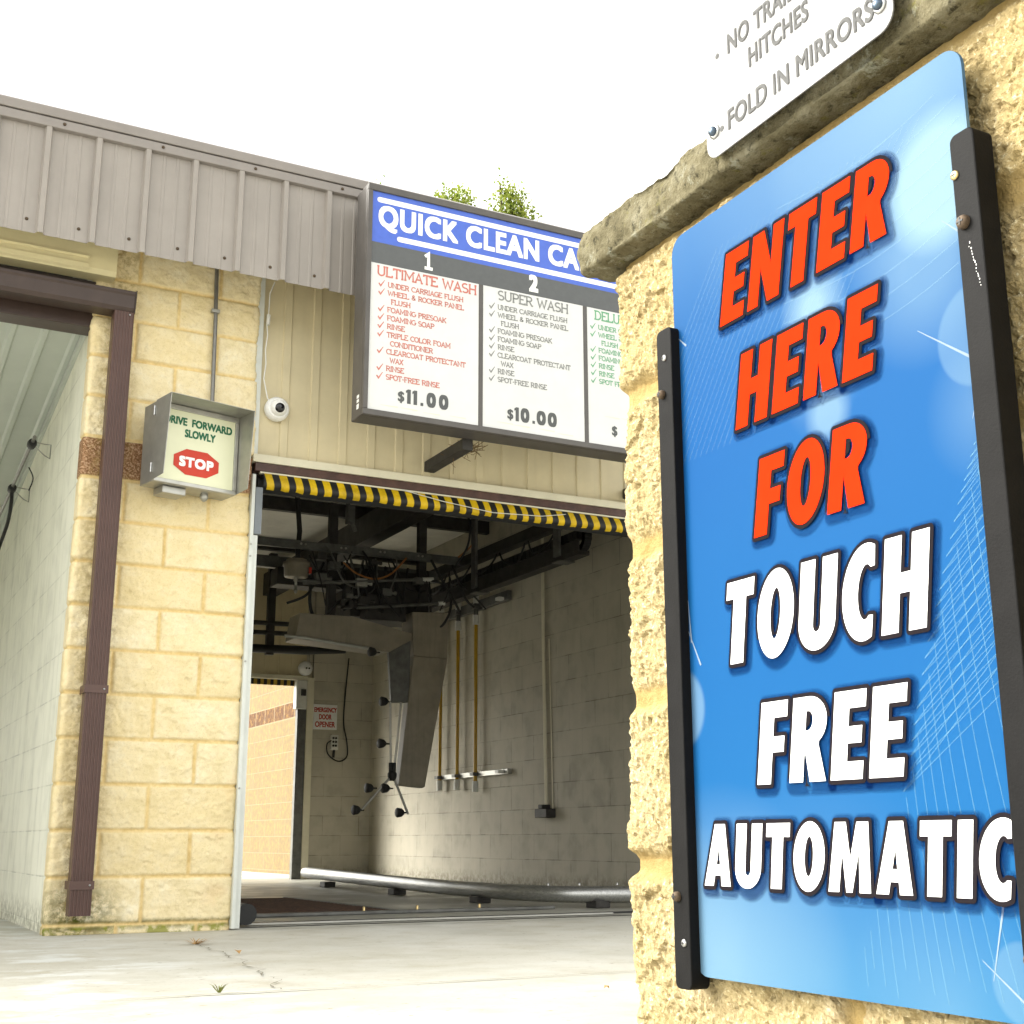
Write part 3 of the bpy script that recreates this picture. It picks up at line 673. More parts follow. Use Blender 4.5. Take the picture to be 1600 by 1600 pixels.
# eave: ribbed fascia, trims, roof
fp = [(0, 0), (.009, .024), (.031, .024), (.040, 0), (.092, 0), (.096, .0026), (.106, .0026), (.110, 0), (.156, 0), (.160, .0026), (.170, .0026), (.174, 0)]
fp = [((o + 0.115) % 0.229, h) for o, h in fp]; fp.sort()
ribbed('eave_fascia', M['fascia'], bld, -4.0, 6.0, 0.229, fp, 3.052, 3.60, -0.345)
MB().prism([(-4, -.372, 3.588), (-4, -.375, 3.632), (-4, -.30, 3.632), (-4, -.30, 3.58)], (10, 0, 0)).build('eave_drip_trim', M['fascia_trim'], bld, 0.003)
MB().prism([(-4, -.380, 3.637), (-4, -.386, 3.680), (-4, -.36, 3.700), (-4, .2, 3.735), (-4, .2, 3.66)], (10, 0, 0)).build('roof_edge', M['fascia_trim'], bld, 0.003)
MB().prism([(-4, .2, 3.735), (-4, 8.2, 3.50), (-4, 8.2, 3.44), (-4, .2, 3.66)], (10, 0, 0)).build('roof', M['fascia_trim'], bld)
MB().box(-4, 6, -.325, 0.0, 3.36, 3.372).build('soffit', M['siding'], bld)
MB().box(-4, 6, 0.02, 0.2, 3.36, 3.66).build('eave_core', M['dark_brown'], bld)
sc0 = None
def fscrew(x, y, z):
    global sc0
    if sc0 is None:
        sc0 = MB().lathe((0, 0, 0), (0, -1, 0), [(0, .008), (.003, .008), (.006, .004)], 8).build('fascia_screw', M['rusty'])
        q = sc0
    else:
        q = sc0.copy(); C.objects.link(q)
    q.parent = bld; q.location = (x, y, z)
for i in range(-8, 8):
    fscrew(i * 0.229 + 0.075, -.3462, 3.115)
    if i % 2: fscrew(i * 0.229 - .03, -.3745, 3.612)
# open bay on the left: beige header roll, dark box painting the gap's shade, beam and ribbed ceiling
mb = MB().prism([(-4, -.0, 3.20), (-4, -.10, 3.20), (-4, -.10, 3.045), (-4, -.085, 3.022), (-4, -.0, 3.02)], (4.073, 0, 0))
hb = mb.build('beige_header', M['beige'], bld, 0.002)
MB().prism([(-4, -.1015, 3.105), (-4, -.112, 3.100), (-4, -.112, 3.094), (-4, -.1015, 3.088)], (3.94, 0, 0)).prism([(-4, -.1015, 3.062), (-4, -.112, 3.058), (-4, -.110, 3.036), (-4, -.097, 3.028)], (3.94, 0, 0)).build('header_bead', M['beige'], hb)
MB().box(-4, 0.032, 0.004, 0.18, 2.90, 3.019).build('gap_shade_box', M['dark_brown'], bld)  # solid box coloured dark to stand in for shade above the gutter
box('bay_beam', M['brown'], bld, -4, 0.015, 0.03, 0.16, 2.79, 2.898, 0.003)
xs = []; x = -4.0
while x < 0.0: xs += [(x, 0), (x + .012, .014), (x + .034, .014), (x + .046, 0)]; x += 0.152
mb = MB(); n = len(xs)
zc = lambda y: 2.90 - 0.125 * y
mb.add([(a, 0.16, zc(.16) - h) for a, h in xs] + [(a, 8.0, zc(8) - h) for a, h in xs], [(k, k + 1, n + k + 1, n + k) for k in range(n - 1)])
mb.build('open_bay_ceiling', M['ceil_rib'], bld)
MB().prism([(-.012, .12, zc(.12) - .055), (.004, .12, zc(.12) - .055), (.004, .12, zc(.12)), (-.012, .12, zc(.12))], (0, 7.8, -.125 * 7.8)).build('ceiling_angle', M['ceil_rib'], bld)
MB().box(-4.2, -4.0, 0, 8, GZ, 3.4).build('outer_wall', M['white_block'], bld)
MB().box(-4.0, 0.0, 7.9, 8.0, 2.2, 3.4).build('open_bay_rear_header', M['brown'], bld)
# wash bay ceiling, purlins and far door
CZ = lambda y: 3.26
MB().box(0.25, 4.39, 0.30, 7.4, 3.26, 3.30).build('bay_ceiling', M['ceil'], bld)
for y in (1.3, 2.9, 4.5, 6.1): MB().box(0.26, 4.385, y, y + .06, 3.14, 3.258).build('purlin', M['steel_dark'], bld)
ribbed('bay_end_siding', M['siding'], bld, 0.25, 3.70, 0.30, [(0, 0), (.01, .006), (.02, 0), (.15, 0), (.155, -.003), (.16, 0)], 2.06, 3.26, 7.395)
MB().box(0.25, 3.70, 7.42, 7.60, 2.06, 3.4).box(0.25, 1.0, 7.40, 7.60, GZ, 2.06).build('end_wall_core', M['cream_block_y'], bld)
fd = box('far_door_frame', M['cream_trim'], bld, 3.63, 3.704, 7.36, 7.50, GZ + .006, 2.06)
MB().box(1.0, 3.63, 7.36, 7.50, 2.03, 2.075).build('frame_head', M['cream_trim'], fd, .002)
MB().box(3.53, 3.628, 7.37, 7.44, GZ + .006, 1.72).build('door_track', M['steel_mid'], fd, .003)
MB().box(3.50, 3.625, 7.34, 7.44, 1.72, 2.028).build('track_hood', M['fitting'], fd, .012)
MB().box(3.55, 3.605, 7.325, 7.339, 1.86, 1.93).build('track_latch', M['steel_dark'], fd, .003)
MB().box(1.0, 3.50, 7.42, 7.45, 1.97, 2.029).build('hazard_strip', M['stripes_far'], fd)

# ------------------------------------------------------------------ far wall beyond the exit, trees
t = thing('boundary_wall', 'bright tan block wall with brown band seen through the far doorway', 'wall', (4.3, 14, 0))
MB().box(4.20, 4.40, 8.6, 24, GZ, 3.3).build('masonry', M['outer'], t)
MB().box(4.17, 4.43, 8.57, 24.03, 3.3, 3.36).build('wall_cap', M['beige'], t, .005)

def tree(loc, tops, seed, label):
    rg = random.Random(seed); t = thing('tree', label, 'tree', loc, 'trees behind the roof')
    x, y, z = loc; mb = MB()
    mb.tube([(x, y, z), (x + .05, y, z + 3), (x - .05, y + .1, z + 6), (x, y, z + 8.6)], [.24, .19, .14, .05], 10)
    tips = []
    for (px, py, pz, rr) in tops:
        zz = rg.uniform(4.5, 7); b0 = Vector((x, y, z + zz)); b1 = Vector((px, py, pz - rr * .2))
        mid = (b0 + b1) / 2 + Vector((rg.uniform(-.2, .2), rg.uniform(-.2, .2), -.1))
        mb.tube([b0, mid, b1, Vector((px, py, pz + rr * 0.8))], [.07, .045, .02, .006], 7)
    mb.build('trunk', M['bark'], t)
    vs = []; fs = []; lv = []
    for (px, py, pz, rr) in tops:
        for c in range(int(150 * (rr / .5) ** 2)):
            d = Vector((rg.gauss(0, 1), rg.gauss(0, 1), rg.gauss(0, 1))).normalized() * (rg.random() ** .45)
            cc = Vector((px, py, pz)) + Vector((d.x * rr, d.y * rr, d.z * rr * 1.35 * (1 if d.z < 0 else 1 - .45 * math.hypot(d.x, d.y))))
            k = rg.random()
            for q in range(11):
                p = cc + Vector((rg.gauss(0, .08), rg.gauss(0, .08), rg.gauss(0, .09)))
                a = Vector((rg.gauss(0, 1), rg.gauss(0, 1), rg.gauss(-.3, .8))).normalized(); b = a.orthogonal().normalized()
                b = (b * math.cos(q) + a.cross(b) * math.sin(q)); L = rg.uniform(.045, .08); W = L * .34
                o = len(vs); vs += [p, p + a * L * .5 + b * W, p + a * L, p + a * L * .5 - b * W]; fs.append((o, o + 1, o + 2, o + 3))
                lv.append(min(1, max(0, k * .6 + rg.random() * .4)))
    mb = MB(); mb.add(vs, fs); o = mb.build('crown', M['leaf'], t)
    a = o.data.attributes.new('leaf', 'FLOAT', 'FACE'); a.data.foreach_set('value', lv)
def crown(cx, cz, seed, n=9):
    rg = random.Random(seed); L = []
    for i in range(n): L.append((cx + rg.uniform(-1.3, 1.3), 12 + rg.uniform(-1.2, 1.2), cz - 1.9 - rg.uniform(0, 3.0), rg.uniform(.55, .85)))
    return L
tree((7.2, 12, GZ), [(7.05, 12, 10.40, .26), (7.40, 12, 10.66, .30), (7.70, 12.1, 10.78, .22), (7.2, 12, 10.1, .35), (6.15, 12, 10.55, .13)] + crown(7.2, 10.6, 5), 11, 'light green leafy treetop showing left of centre above the menu board')
tree((8.7, 12, GZ), [(8.42, 12, 10.72, .34), (8.68, 12, 10.55, .32), (8.50, 12, 11.02, .22), (8.30, 12, 11.16, .12), (8.70, 12, 10.98, .12), (8.82, 12, 10.62, .18)] + crown(8.9, 10.6, 6), 12, 'light green leafy treetop rising above the menu board nearest the grey coping')

# ------------------------------------------------------------------ gutter, downspout
gt = thing('roof_gutter', 'brown metal gutter along the open bay header', 'gutter', (-1.9, -.06, 2.83))
MB().prism([(-4, -.02, 2.842), (-4, -.115, 2.842), (-4, -.128, 2.862), (-4, -.136, 2.92), (-4, -.142, 2.93), (-4, -.142, 2.944), (-4, -.132, 2.944), (-4, -.128, 2.935), (-4, -.02, 2.95)], (4.165, 0, 0)).build('trough', M['brown'], gt, .002)
MB().prism([(.1655, -.015, 2.838), (.1655, -.118, 2.838), (.1655, -.132, 2.860), (.1655, -.146, 2.93), (.1655, -.146, 2.948), (.1655, -.015, 2.952)], (.004, 0, 0)).build('end_cap', M['brown'], gt)
ds = thing('downspout', 'brown fluted downspout strapped to the block pier', 'downspout', (.11, -.09, .05))
prof = []
for i in range(6):
    x0 = .075 + i * .0145; prof += [(x0, -.128), (x0 + .004, -.128), (x0 + .006, -.1245), (x0 + .0115, -.1245)]
prof += [(.075 + .087, -.128), (.166, -.124), (.166, -.052), (.072, -.052), (.072, -.124)]
mb = MB()
mb.prism([(x - .0, y, .045) for x, y in prof], (0, 0, 2.795)); mb.build('pipe', M['downspout'], ds)
for z in (.155, 1.005):
    s = MB().box(.066, .171, -.1315, -.1285, z, z + .036).box(.066, .0695, -.1285, -.012, z, z + .036).box(.1685, .171, -.1285, -.012, z, z + .036).build('strap', M['downspout'], ds)
    MB().lathe((.152, -.132, z + .018), (0, -1, 0), [(0, .005), (.003, .005), (.005, .002)], 8).build('screw', M['zinc'], s)
MB().lathe((.145, -.1285, 2.825), (0, -1, 0), [(0, .005), (.003, .005), (.004, .002)], 8).build('screw', M['zinc'], ds)

# ------------------------------------------------------------------ drive-forward / stop light box
a = R(13.19); ex = Vector((math.cos(a), math.sin(a), 0)); ed = Vector((math.sin(a), -math.cos(a), 0)); ez = Vector((0, 0, 1))
O = Vector((.251, -.104, 0)); W_, Z0, Z1, DF = .433, 1.987, 2.380, .128
sb = thing('signal_box', 'grey metal hooded light box reading drive forward slowly stop on the pier', 'light box', (.45, -.08, 1.98))
MB().obox(O, ex, ed, ez, 0, W_, 0, DF, Z0, Z1).build('housing', M['galv'], sb, .003)
hood = MB(); tk = .003
P = lambda u, d, z: O + ex * u + ed * d + ez * z
def plate(mb, quad, nrm): mb.prism(quad, Vector(nrm) * tk)
plate(hood, [P(0, DF + .001, Z0 + .004), P(0, .249, Z0 + .012), P(0, .286, Z1), P(0, DF + .001, Z1)], -ex)
plate(hood, [P(W_, DF + .001, Z0 + .004), P(W_, .249, Z0 + .012), P(W_, .286, Z1), P(W_, DF + .001, Z1)], ex)
plate(hood, [P(-.003, DF + .001, Z1), P(W_ + .003, DF + .001, Z1), P(W_ + .003, .286, Z1), P(-.003, .286, Z1)], ez)
hood.build('hood', M['galv'], sb, .001)
fr = MB()
fr.obox(O, ex, ed, ez, .002, W_ - .002, DF + .001, DF + .014, Z0 + .001, Z0 + .020).obox(O, ex, ed, ez, .002, W_ - .002, DF + .001, DF + .014, Z1 - .026, Z1 - .002)
fr.obox(O, ex, ed, ez, .002, .020, DF + .001, DF + .014, Z0 + .021, Z1 - .027).obox(O, ex, ed, ez, W_ - .020, W_ - .002, DF + .001, DF + .014, Z0 + .021, Z1 - .027)
fr.build('door_frame', M['galv'], sb, .002)
fc = MB().obox(O, ex, ed, ez, .018, W_ - .018, DF + .001, DF + .007, Z0 + .018, Z1 - .024).build('sign_face', M['stop_face'], sb)
g = MB()
FO = P(0, DF + .008, 0)
fit_text(g, 'DRIVE  FORWARD', FO, ex, ez, ed, .040, .397, 2.284, .039, .0019)
fit_text(g, 'SLOWLY', FO, ex, ez, ed, .148, .310, 2.229, .039, .0019)
g.build('lettering', M['green_ink'], fc)
oc = [(-.118, -.026), (-.055, -.063), (.055, -.063), (.118, -.026), (.118, .026), (.055, .063), (-.055, .063), (-.118, .026)]
so_ = MB().prism([FO + ex * (W_ * .50 + u) + ez * (2.108 + v) for u, v in oc], ed * .0008).build('stop_symbol', M['red'], fc)
g = MB(); fit_text(g, 'STOP', FO + ed * .0012, ex, ez, ed, W_ * .5 - .090, W_ * .5 + .090, 2.083, .050, .0036, 1.12); g.build('stop_lettering', M['white_ink'], so_)
for z in (2.03, 2.31): MB().tube([P(-.006, DF - .005, z), P(-.006, DF - .005, z + .045)], .005, 8).build('hinge', M['zinc'], sb)
MB().obox(O, ex, ed, ez, .07, .19, .0, .10, Z0 - .036, Z0 - .001).build('bracket', M['galv'], sb, .004)
MB().lathe(P(.30, .07, Z0), (0, 0, -1), [(0, .018), (.012, .021), (.022, .021), (.034, .013), (.040, .004)], 12).build('cable_gland', M['galv'], sb)
cd = thing('conduit', 'thin grey conduit running down the pier to the signal box', 'conduit', (.58, -.03, 2.4))
MB().tube([(.572, -.030, 3.35), (.585, -.030, 2.9), (.590, -.034, 2.5), (.592, -.04, 2.385)], .0105, 10).build('pipe', M['conduit'], cd)
MB().box(.560, .602, -.043, -.018, 2.955, 2.972).build('clamp', M['galv'], cd, .002)

# ------------------------------------------------------------------ dome camera, white cord
dc = thing('dome_camera', 'white dome security camera on the beige siding', 'security camera', (.936, .02, 2.505))
MB().lathe((.936, .030, 2.508), (0, -1, 0), [(0, .062), (.018, .064), (.034, .062), (.046, .052)], 28).build('base', M['screen'], dc)
bl = MB().lathe((.936, -.016, 2.508), Vector((-.05, -1, -.25)), [(0, .044), (.016, .042), (.030, .034), (.040, .020), (.044, .003)], 24).build('eyeball', M['screen'], dc)
MB().lathe((.934, -.045, 2.500), Vector((-.05, -1, -.25)), [(0, .027), (.012, .023), (.0165, .010), (.0172, .002)], 20).build('lens', M['lens'], bl)
c_ = MB()
zz = [(0.893, 3.20), (.870, 3.13), (.868, 3.02), (.862, 2.95), (.868, 2.90), (.860, 2.82), (.866, 2.74), (.858, 2.66), (.872, 2.60), (.882, 2.56), (.90, 2.53)]
c_.tube([(x, .004, z) for x, z in zz], .0032, 6)
tag(c_.build('camera_cord', M['white']), 'thin white cord hanging down the siding edge to the dome camera', 'cord')
MB().tube([(.868, .0, 3.01), (.866, .0, 2.955)], .010, 8).build('cord_joint', M['white'], bpy.data.objects['camera_cord'])

# ------------------------------------------------------------------ menu board
X0, X1, Y0, Y1, BZ0, BZ1 = 1.174, 3.06, -.60, -.44, 2.343, 3.560
mbd = thing('menu_board', 'charcoal framed price board of washes mounted high over the bay door', 'menu board', (2.1, -.5, BZ0))
MB().box(X0, X1, Y0 + .022, Y1, BZ0, BZ1).build('cabinet', M['charcoal'], mbd, .006)
fr = MB()
fr.box(X0, X1, Y0, Y0 + .021, BZ1 - .036, BZ1).box(X0, X1, Y0, Y0 + .021, BZ0, BZ0 + .030).box(X0, X0 + .025, Y0, Y0 + .021, BZ0 + .0301, BZ1 - .0361).box(X1 - .025, X1, Y0, Y0 + .021, BZ0 + .0301, BZ1 - .0361)
fr.build('face_frame', M['charcoal'], mbd, .003)
FY = Y0 + .010; TY = FY - .0006
hd = MB().box(1.199, 3.035, FY, FY + .012, 3.250, 3.524).build('header_panel', M['menu_blue'], mbd)
band = MB().box(1.199, 3.035, FY, FY + .012, 3.137, 3.2498).build('number_band', M['menu_grey'], mbd)
def bar(mb, x0, x1, z0, z1, y=TY):
    r = (z1 - z0) / 2; p = [(x0 + r * (1 - math.sin(t)), y, (z0 + z1) / 2 + r * math.cos(t)) for t in [math.pi * i / 8 for i in range(9)]]
    mb.add(p + [(x1, y, z0), (x1, y, z1)], [tuple(range(11))])
g = MB(); bar(g, 1.225, 3.035, 3.468, 3.496); bar(g, 1.335, 3.035, 3.275, 3.303)
EX, EZ, EN = (1, 0, 0), (0, 0, 1), (0, -1, 0)
EP = (0, TY, 0)
fit_text(g, 'QUICK CLEAN CAR WASH', EP, EX, EZ, EN, 1.233, 2.392, 3.335, .120, .0056, 1.10, ref='QUICK CLEAN CA')
g.build('lettering', M['white_ink'], hd)
g = MB()
slab_text(g, '1', EP, EX, EZ, EN, 1.480, 1.538, 3.156, .096, .017)
for n_, x0, x1 in (('2', 2.085, 2.140), ('3', 2.708, 2.764)): fit_text(g, n_, EP, EX, EZ, EN, x0, x1, 3.156, .096, .006)
g.build('number_lettering', M['white_ink'], band)
px = [(1.199, 1.793), (1.818, 2.412), (2.437, 3.035)]
T1 = ('ULTIMATE WASH', 1.232, 1.780); T2 = ('SUPER WASH', 1.902, 2.322); T3 = ('DELUXE WASH', 2.484, 2.930)
A_ = [('UNDER CARRIAGE FLUSH', 0, .414), ('WHEEL & ROCKER PANEL', 0, .418), ('FLUSH', .019, .105), ('FOAMING PRESOAK', 0, .320), ('FOAMING SOAP', 0, .255), ('RINSE', 0, .096)]
B_ = [('CLEARCOAT PROTECTANT', 0, .430), ('WAX', .019, .072), ('RINSE', 0, .096), ('SPOT-FREE RINSE', 0, .287)]
L1 = A_ + [('TRIPLE COLOR FOAM', 0, .345), ('CONDITIONER', .019, .230)] + B_
L2 = A_ + B_
L3 = A_ + [('RINSE', 0, .096), ('SPOT FREE RINSE', 0, .287)]
for i, ((xa, xb), ttl, lines, mt, price, tx) in enumerate(zip(px, [T1, T2, T3], [L1, L2, L3], ['menu_red', 'grey_ink', 'menu_green'], [[('$', 1.357, 1.391), ('1', 1.406, 1.425), ('1', 1.440, 1.459), ('.', 1.477, 1.492), ('0', 1.509, 1.560), ('0', 1.576, 1.628)], [('$', 1.957, 1.991), ('1', 2.004, 2.023), ('0', 2.033, 2.084), ('.', 2.101, 2.116), ('0', 2.126, 2.180), ('0', 2.191, 2.245)], [('$', 2.579, 2.613)]], [1.291, 1.901, 2.505])):
    pn = MB().box(xa, xb, FY, FY + .012, BZ0 + .031, 3.1368).build('price_panel', M['menu_white'], mbd)
    g = MB()
    slab_text(g, ttl[0], EP, EX, EZ, EN, ttl[1], ttl[2], 3.071, .056, .0080)
    z = 3.018
    for s_, ind, wd in lines:
        slab_text(g, s_, EP, EX, EZ, EN, tx + ind, tx + ind + wd, z, .029, .0046)
        if not ind:
            c = Vector((tx - .050, TY - .0003, z + .004))
            g.add([c + Vector((0, 0, .009)), c + Vector((.005, 0, .014)), c + Vector((.012, 0, .004)), c + Vector((.033, 0, .032)), c + Vector((.035, 0, .030)), c + Vector((.013, 0, -.008))], [(0, 5, 2, 1), (2, 5, 4, 3)])
        z -= .0438
    g.build('menu_lettering', M[mt], pn)
    g = MB()
    for c_, x0, x1 in price:
        if c_ == '1': g.add([(x0, TY - .0004, 2.430), (x1, TY - .0004, 2.430), (x1, TY - .0004, 2.504), (x0 + .004, TY - .0004, 2.504), (x0 - .007, TY - .0004, 2.496), (x0 - .007, TY - .0004, 2.484), (x0, TY - .0004, 2.487)], [(0, 1, 2, 3, 4, 5, 6)])
        elif c_ == '.': g.add([(x0, TY - .0004, 2.430), (x1, TY - .0004, 2.430), (x1, TY - .0004, 2.446), (x0, TY - .0004, 2.446)], [(0, 1, 2, 3)])
        elif c_ == '$': fit_text(g, '$', EP, EX, EZ, EN, x0, x1, 2.436, .052, .0018)
        else: fit_text(g, c_, EP, EX, EZ, EN, x0, x1, 2.429, .076, .0050)
    g.build('price_lettering', M['price_ink'], pn)
    tp = MB()
    for kk in range(4):
        x = xa + .08 + .12 * kk + random.uniform(-.03, .03); z = random.choice((2.405, 2.535)) + random.uniform(-.008, .008)
        tp.add([(x, TY, z), (x + .09, TY, z - .003), (x + .09, TY, z + .003), (x, TY, z + .002)], [(0, 1, 2, 3)])
    tp.build('tape_edge', M['tape'], pn)
for x in (1.793, 2.412): box('divider', M['charcoal'], mbd, x + .001, x + .024, FY - .003, FY + .012, BZ0 + .031, 3.1366, .001)
g = MB()
g.box(X0 - .0012, X0 - .0002, -.545, -.515, 2.385, 2.410).box(X0 - .0012, X0 - .0002, -.545, -.515, 2.418, 2.434).box(X0 - .0012, X0 - .0002, -.545, -.515, 2.440, 2.456)
g.build('sticker', M['white_ink'], mbd)
for x in (1.77, 3.03):
    MB().box(x, x + .06, -.455, .03, 2.285, 2.342).build('mount_arm', M['steel_dark'], mbd, .003)
nst = MB(); rn = random.Random(4)
for i in range(45):
    c = Vector((1.86 + rn.gauss(0, .035), -.30 + rn.gauss(0, .06), 2.330 + rn.gauss(0, .010))); d = Vector((rn.gauss(0, 1), rn.gauss(0, 1), rn.gauss(-.3, .5))).normalized() * rn.uniform(.02, .06)
    nst.tube([c - d, c + d * .2 + Vector((0, 0, -.006)), c + d], .0016, 4)
nst.tube([(1.80, -.28, 2.33), (1.802, -.28, 2.26), (1.80, -.282, 2.20)], .0015, 4)
tag(nst.build('bird_nest', M['nest']), 'scrappy straw nest tucked beside the mount under the menu board', 'nest')

# ------------------------------------------------------------------ hazard-striped rolled door
rd = thing('rolled_door', 'rolled bay door curtain edged in yellow and black stripes', 'door', (2.5, .02, 2.07))
prf = [(-.012, 2.154), (-.020, 2.140), (-.030, 2.12), (-.036, 2.10), (-.034, 2.088), (-.026, 2.078), (-.012, 2.072)]
xs = np.arange(.872, 4.18, .03); mb = MB(); n = len(prf)
rw = random.Random(9); sag = [rw.uniform(-.004, .004) for _ in xs]
vs = [(x, y + s_ * .3, z + (s_ if k > 2 else 0) - .0016 * (x - .87)) for x, s_ in zip(xs, sag) for k, (y, z) in enumerate(prf)]
fs = [(i * n + k, (i + 1) * n + k, (i + 1) * n + k + 1, i * n + k + 1) for i in range(len(xs) - 1) for k in range(n - 1)]
mb.add(vs, fs, True); mb.build('striped_edge', M['stripes'], rd)
MB().tube([(.86, .07, 2.115), (4.3, .07, 2.11)], .042, 16).build('roll', M['black'], rd)
MB().tube([(1.62, -.018, 2.158), (1.85, -.045, 2.115), (2.15, -.050, 2.085), (2.45, -.045, 2.10), (2.62, -.02, 2.135)], .0022, 5).build('loose_wire', M['fitting'], rd)

# ------------------------------------------------------------------ inside the wash bay
YG = 4.0
gn = thing('wash_gantry', 'dark overhead wash machine hanging from ceiling rails in the bay', 'car wash machine', (2.6, YG, 2.4))
for X in (1.30, 3.90):
    r_ = MB()
    r_.box(X - .05, X + .05, 1.95, 6.9, 2.405, 2.44).box(X - .05, X - .035, 1.95, 6.9, 2.44, 2.52).build('lower_rail', M['steel_dark'], gn, .003)
    MB().box(X - .045, X + .045, 1.90, 6.9, 2.68, 2.77).build('upper_rail', M['steel_dark'], gn, .003)
    ch = MB()
    for k in range(70): ch.box(X - .03, X + .03, 2.0 + k * .068, 2.06 + k * .068, 2.535, 2.60)
    for k in range(9):
        t = math.pi * k / 8; ch.obox((X, 1.98, 2.535), (1, 0, 0), (0, math.cos(t), math.sin(t)), (0, -math.sin(t), math.cos(t)), -.03, .03, -.03, .03, .06, .10)
    ch.build('cable_chain', M['black'], gn)
    for y in (2.24, 3.68, 4.85, 6.2): MB().box(X - .075, X - .052, y - .045, y + .045, 2.44, 3.26).box(X - .08, X + .06, y - .06, y + .06, 2.395, 2.4045).build('hanger', M['steel_mid'], gn, .003)
MB().box(1.36, 3.84, YG - .03, YG + .03, 2.70, 2.765).box(1.36, 3.84, YG - .05, YG - .031, 2.69, 2.70).box(1.36, 3.84, YG + .45, YG + .52, 2.62, 2.72).build('bridge_beam', M['steel_mid'], gn, .003)
MB().box(3.07, 3.22, 1.2, 7.3, 2.90, 3.138).build('lift_beam', M['steel_dark'], gn, .004)
for x, z0 in ((2.70, 2.14), (3.52, 2.45)): MB().box(x - .035, x + .035, YG + .05, YG + .12, z0, 3.14).build('upright', M['steel_dark'], gn, .003)
MB().box(2.90, 3.62, YG + .15, YG + .55, 2.20, 2.62).box(2.98, 3.35, YG + .0, YG + .14, 2.16, 2.38).box(2.30, 2.9, YG + .3, YG + .5, 2.45, 2.60).build('carriage', M['steel_dark'], gn, .006)
mb = MB()
for i in range(9):
    x = 2.75 + i * .10; mb.tube([(x, YG - .02 + .02 * (i % 3), 2.62), (x + random.uniform(-.05, .05), YG - .05, 2.45), (x + random.uniform(-.1, .1), YG - .02, 2.22)], .010, 6)
mb.build('cable_bundle', M['black'], gn)
mt = MB().lathe((2.365, YG, 2.455), (0, 0, 1), [(0, .075), (.006, .098), (.09, .103), (.095, .112), (.125, .112), (.130, .09), (.15, .085)], 24).build('motor', M['panel_grey'], gn)
MB().lathe((2.365, YG, 2.457), (0, 0, -1), [(0, .02), (.03, .02), (.035, .012), (.10, .012), (.105, .018), (.13, .010)], 10).build('motor_shaft', M['galv'], mt)
MB().box(2.455, 2.476, YG - .06, YG - .02, 2.49, 2.54).build('warning_tag', M['red'], mt)
MB().tube([(2.37, YG, 2.60), (2.38, YG, 2.85), (2.35, YG, 3.14)], .022, 10).build('drop_pipe', M['black'], gn)
MB().tube([(2.63, YG - .4, 3.14), (2.66, YG - .4, 2.95), (2.72, YG - .4, 2.80)], .018, 8).box(2.645, 2.70, YG - .44, YG - .36, 2.86, 3.0).build('junction_drop', M['steel_mid'], gn)
for p, q in (((2.40, YG - .08, 2.40), (3.53, YG - .08, 2.53)), ((2.88, YG - .06, 2.235), (3.68, YG - .06, 2.335)), ((2.35, YG - .1, 2.415), (2.72, YG - .1, 2.425))):
    MB().tube([p, q], .014, 8).build('manifold_pipe', M['steel_mid'], gn)
MB().tube([(3.46, YG - .08, 2.522), (3.56, YG - .08, 2.534)], .018, 8).tube([(3.62, YG - .06, 2.328), (3.68, YG - .06, 2.336)], .018, 8).build('pipe_fitting', M['fitting'], gn)
def hose(pts, r, mat, nm='hose'):
    P_ = [Vector(p) for p in pts]; out = []
    for i in range(len(P_) - 1):
        p0 = P_[max(i - 1, 0)]; p1 = P_[i]; p2 = P_[i + 1]; p3 = P_[min(i + 2, len(P_) - 1)]
        for k in range(8):
            t = k / 8; out.append(.5 * ((2 * p1) + (p2 - p0) * t + (2 * p0 - 5 * p1 + 4 * p2 - p3) * t * t + (3 * p1 - p0 - 3 * p2 + p3) * t ** 3))
    out.append(P_[-1]); return MB().tube(out, r, 8)
hose([(2.735, YG - .1, 2.60), (2.85, YG - .1, 2.52), (3.01, YG - .1, 2.485), (3.16, YG - .1, 2.54), (3.30, YG - .1, 2.69)], .008, None).build('air_hose', M['hose_orange'], gn)
hose([(2.48, YG - .05, 2.45), (2.47, YG - .06, 2.25), (2.52, YG - .06, 2.12), (2.62, YG - .06, 2.16), (2.72, YG - .06, 2.27), (2.88, YG - .02, 2.24)], .014, None).build('black_hose', M['black'], gn)
hose([(3.53, YG - .08, 2.53), (3.68, YG - .1, 2.47), (3.72, YG - .1, 2.30), (3.62, YG - .1, 2.12), (3.5, YG, 2.2)], .012, None).build('black_hose', M['black'], gn)
hose([(3.80, YG - .3, 3.14), (3.86, YG - .3, 3.0), (3.85, YG - .3, 2.85), (3.74, YG - .2, 2.72)], .008, None).build('air_hose', M['hose_orange'], gn)
hose([(3.72, YG - .3, 3.14), (3.80, YG - .3, 3.02), (3.78, YG - .3, 2.80), (3.70, YG - .2, 2.62)], .010, None).build('black_hose', M['black'], gn)
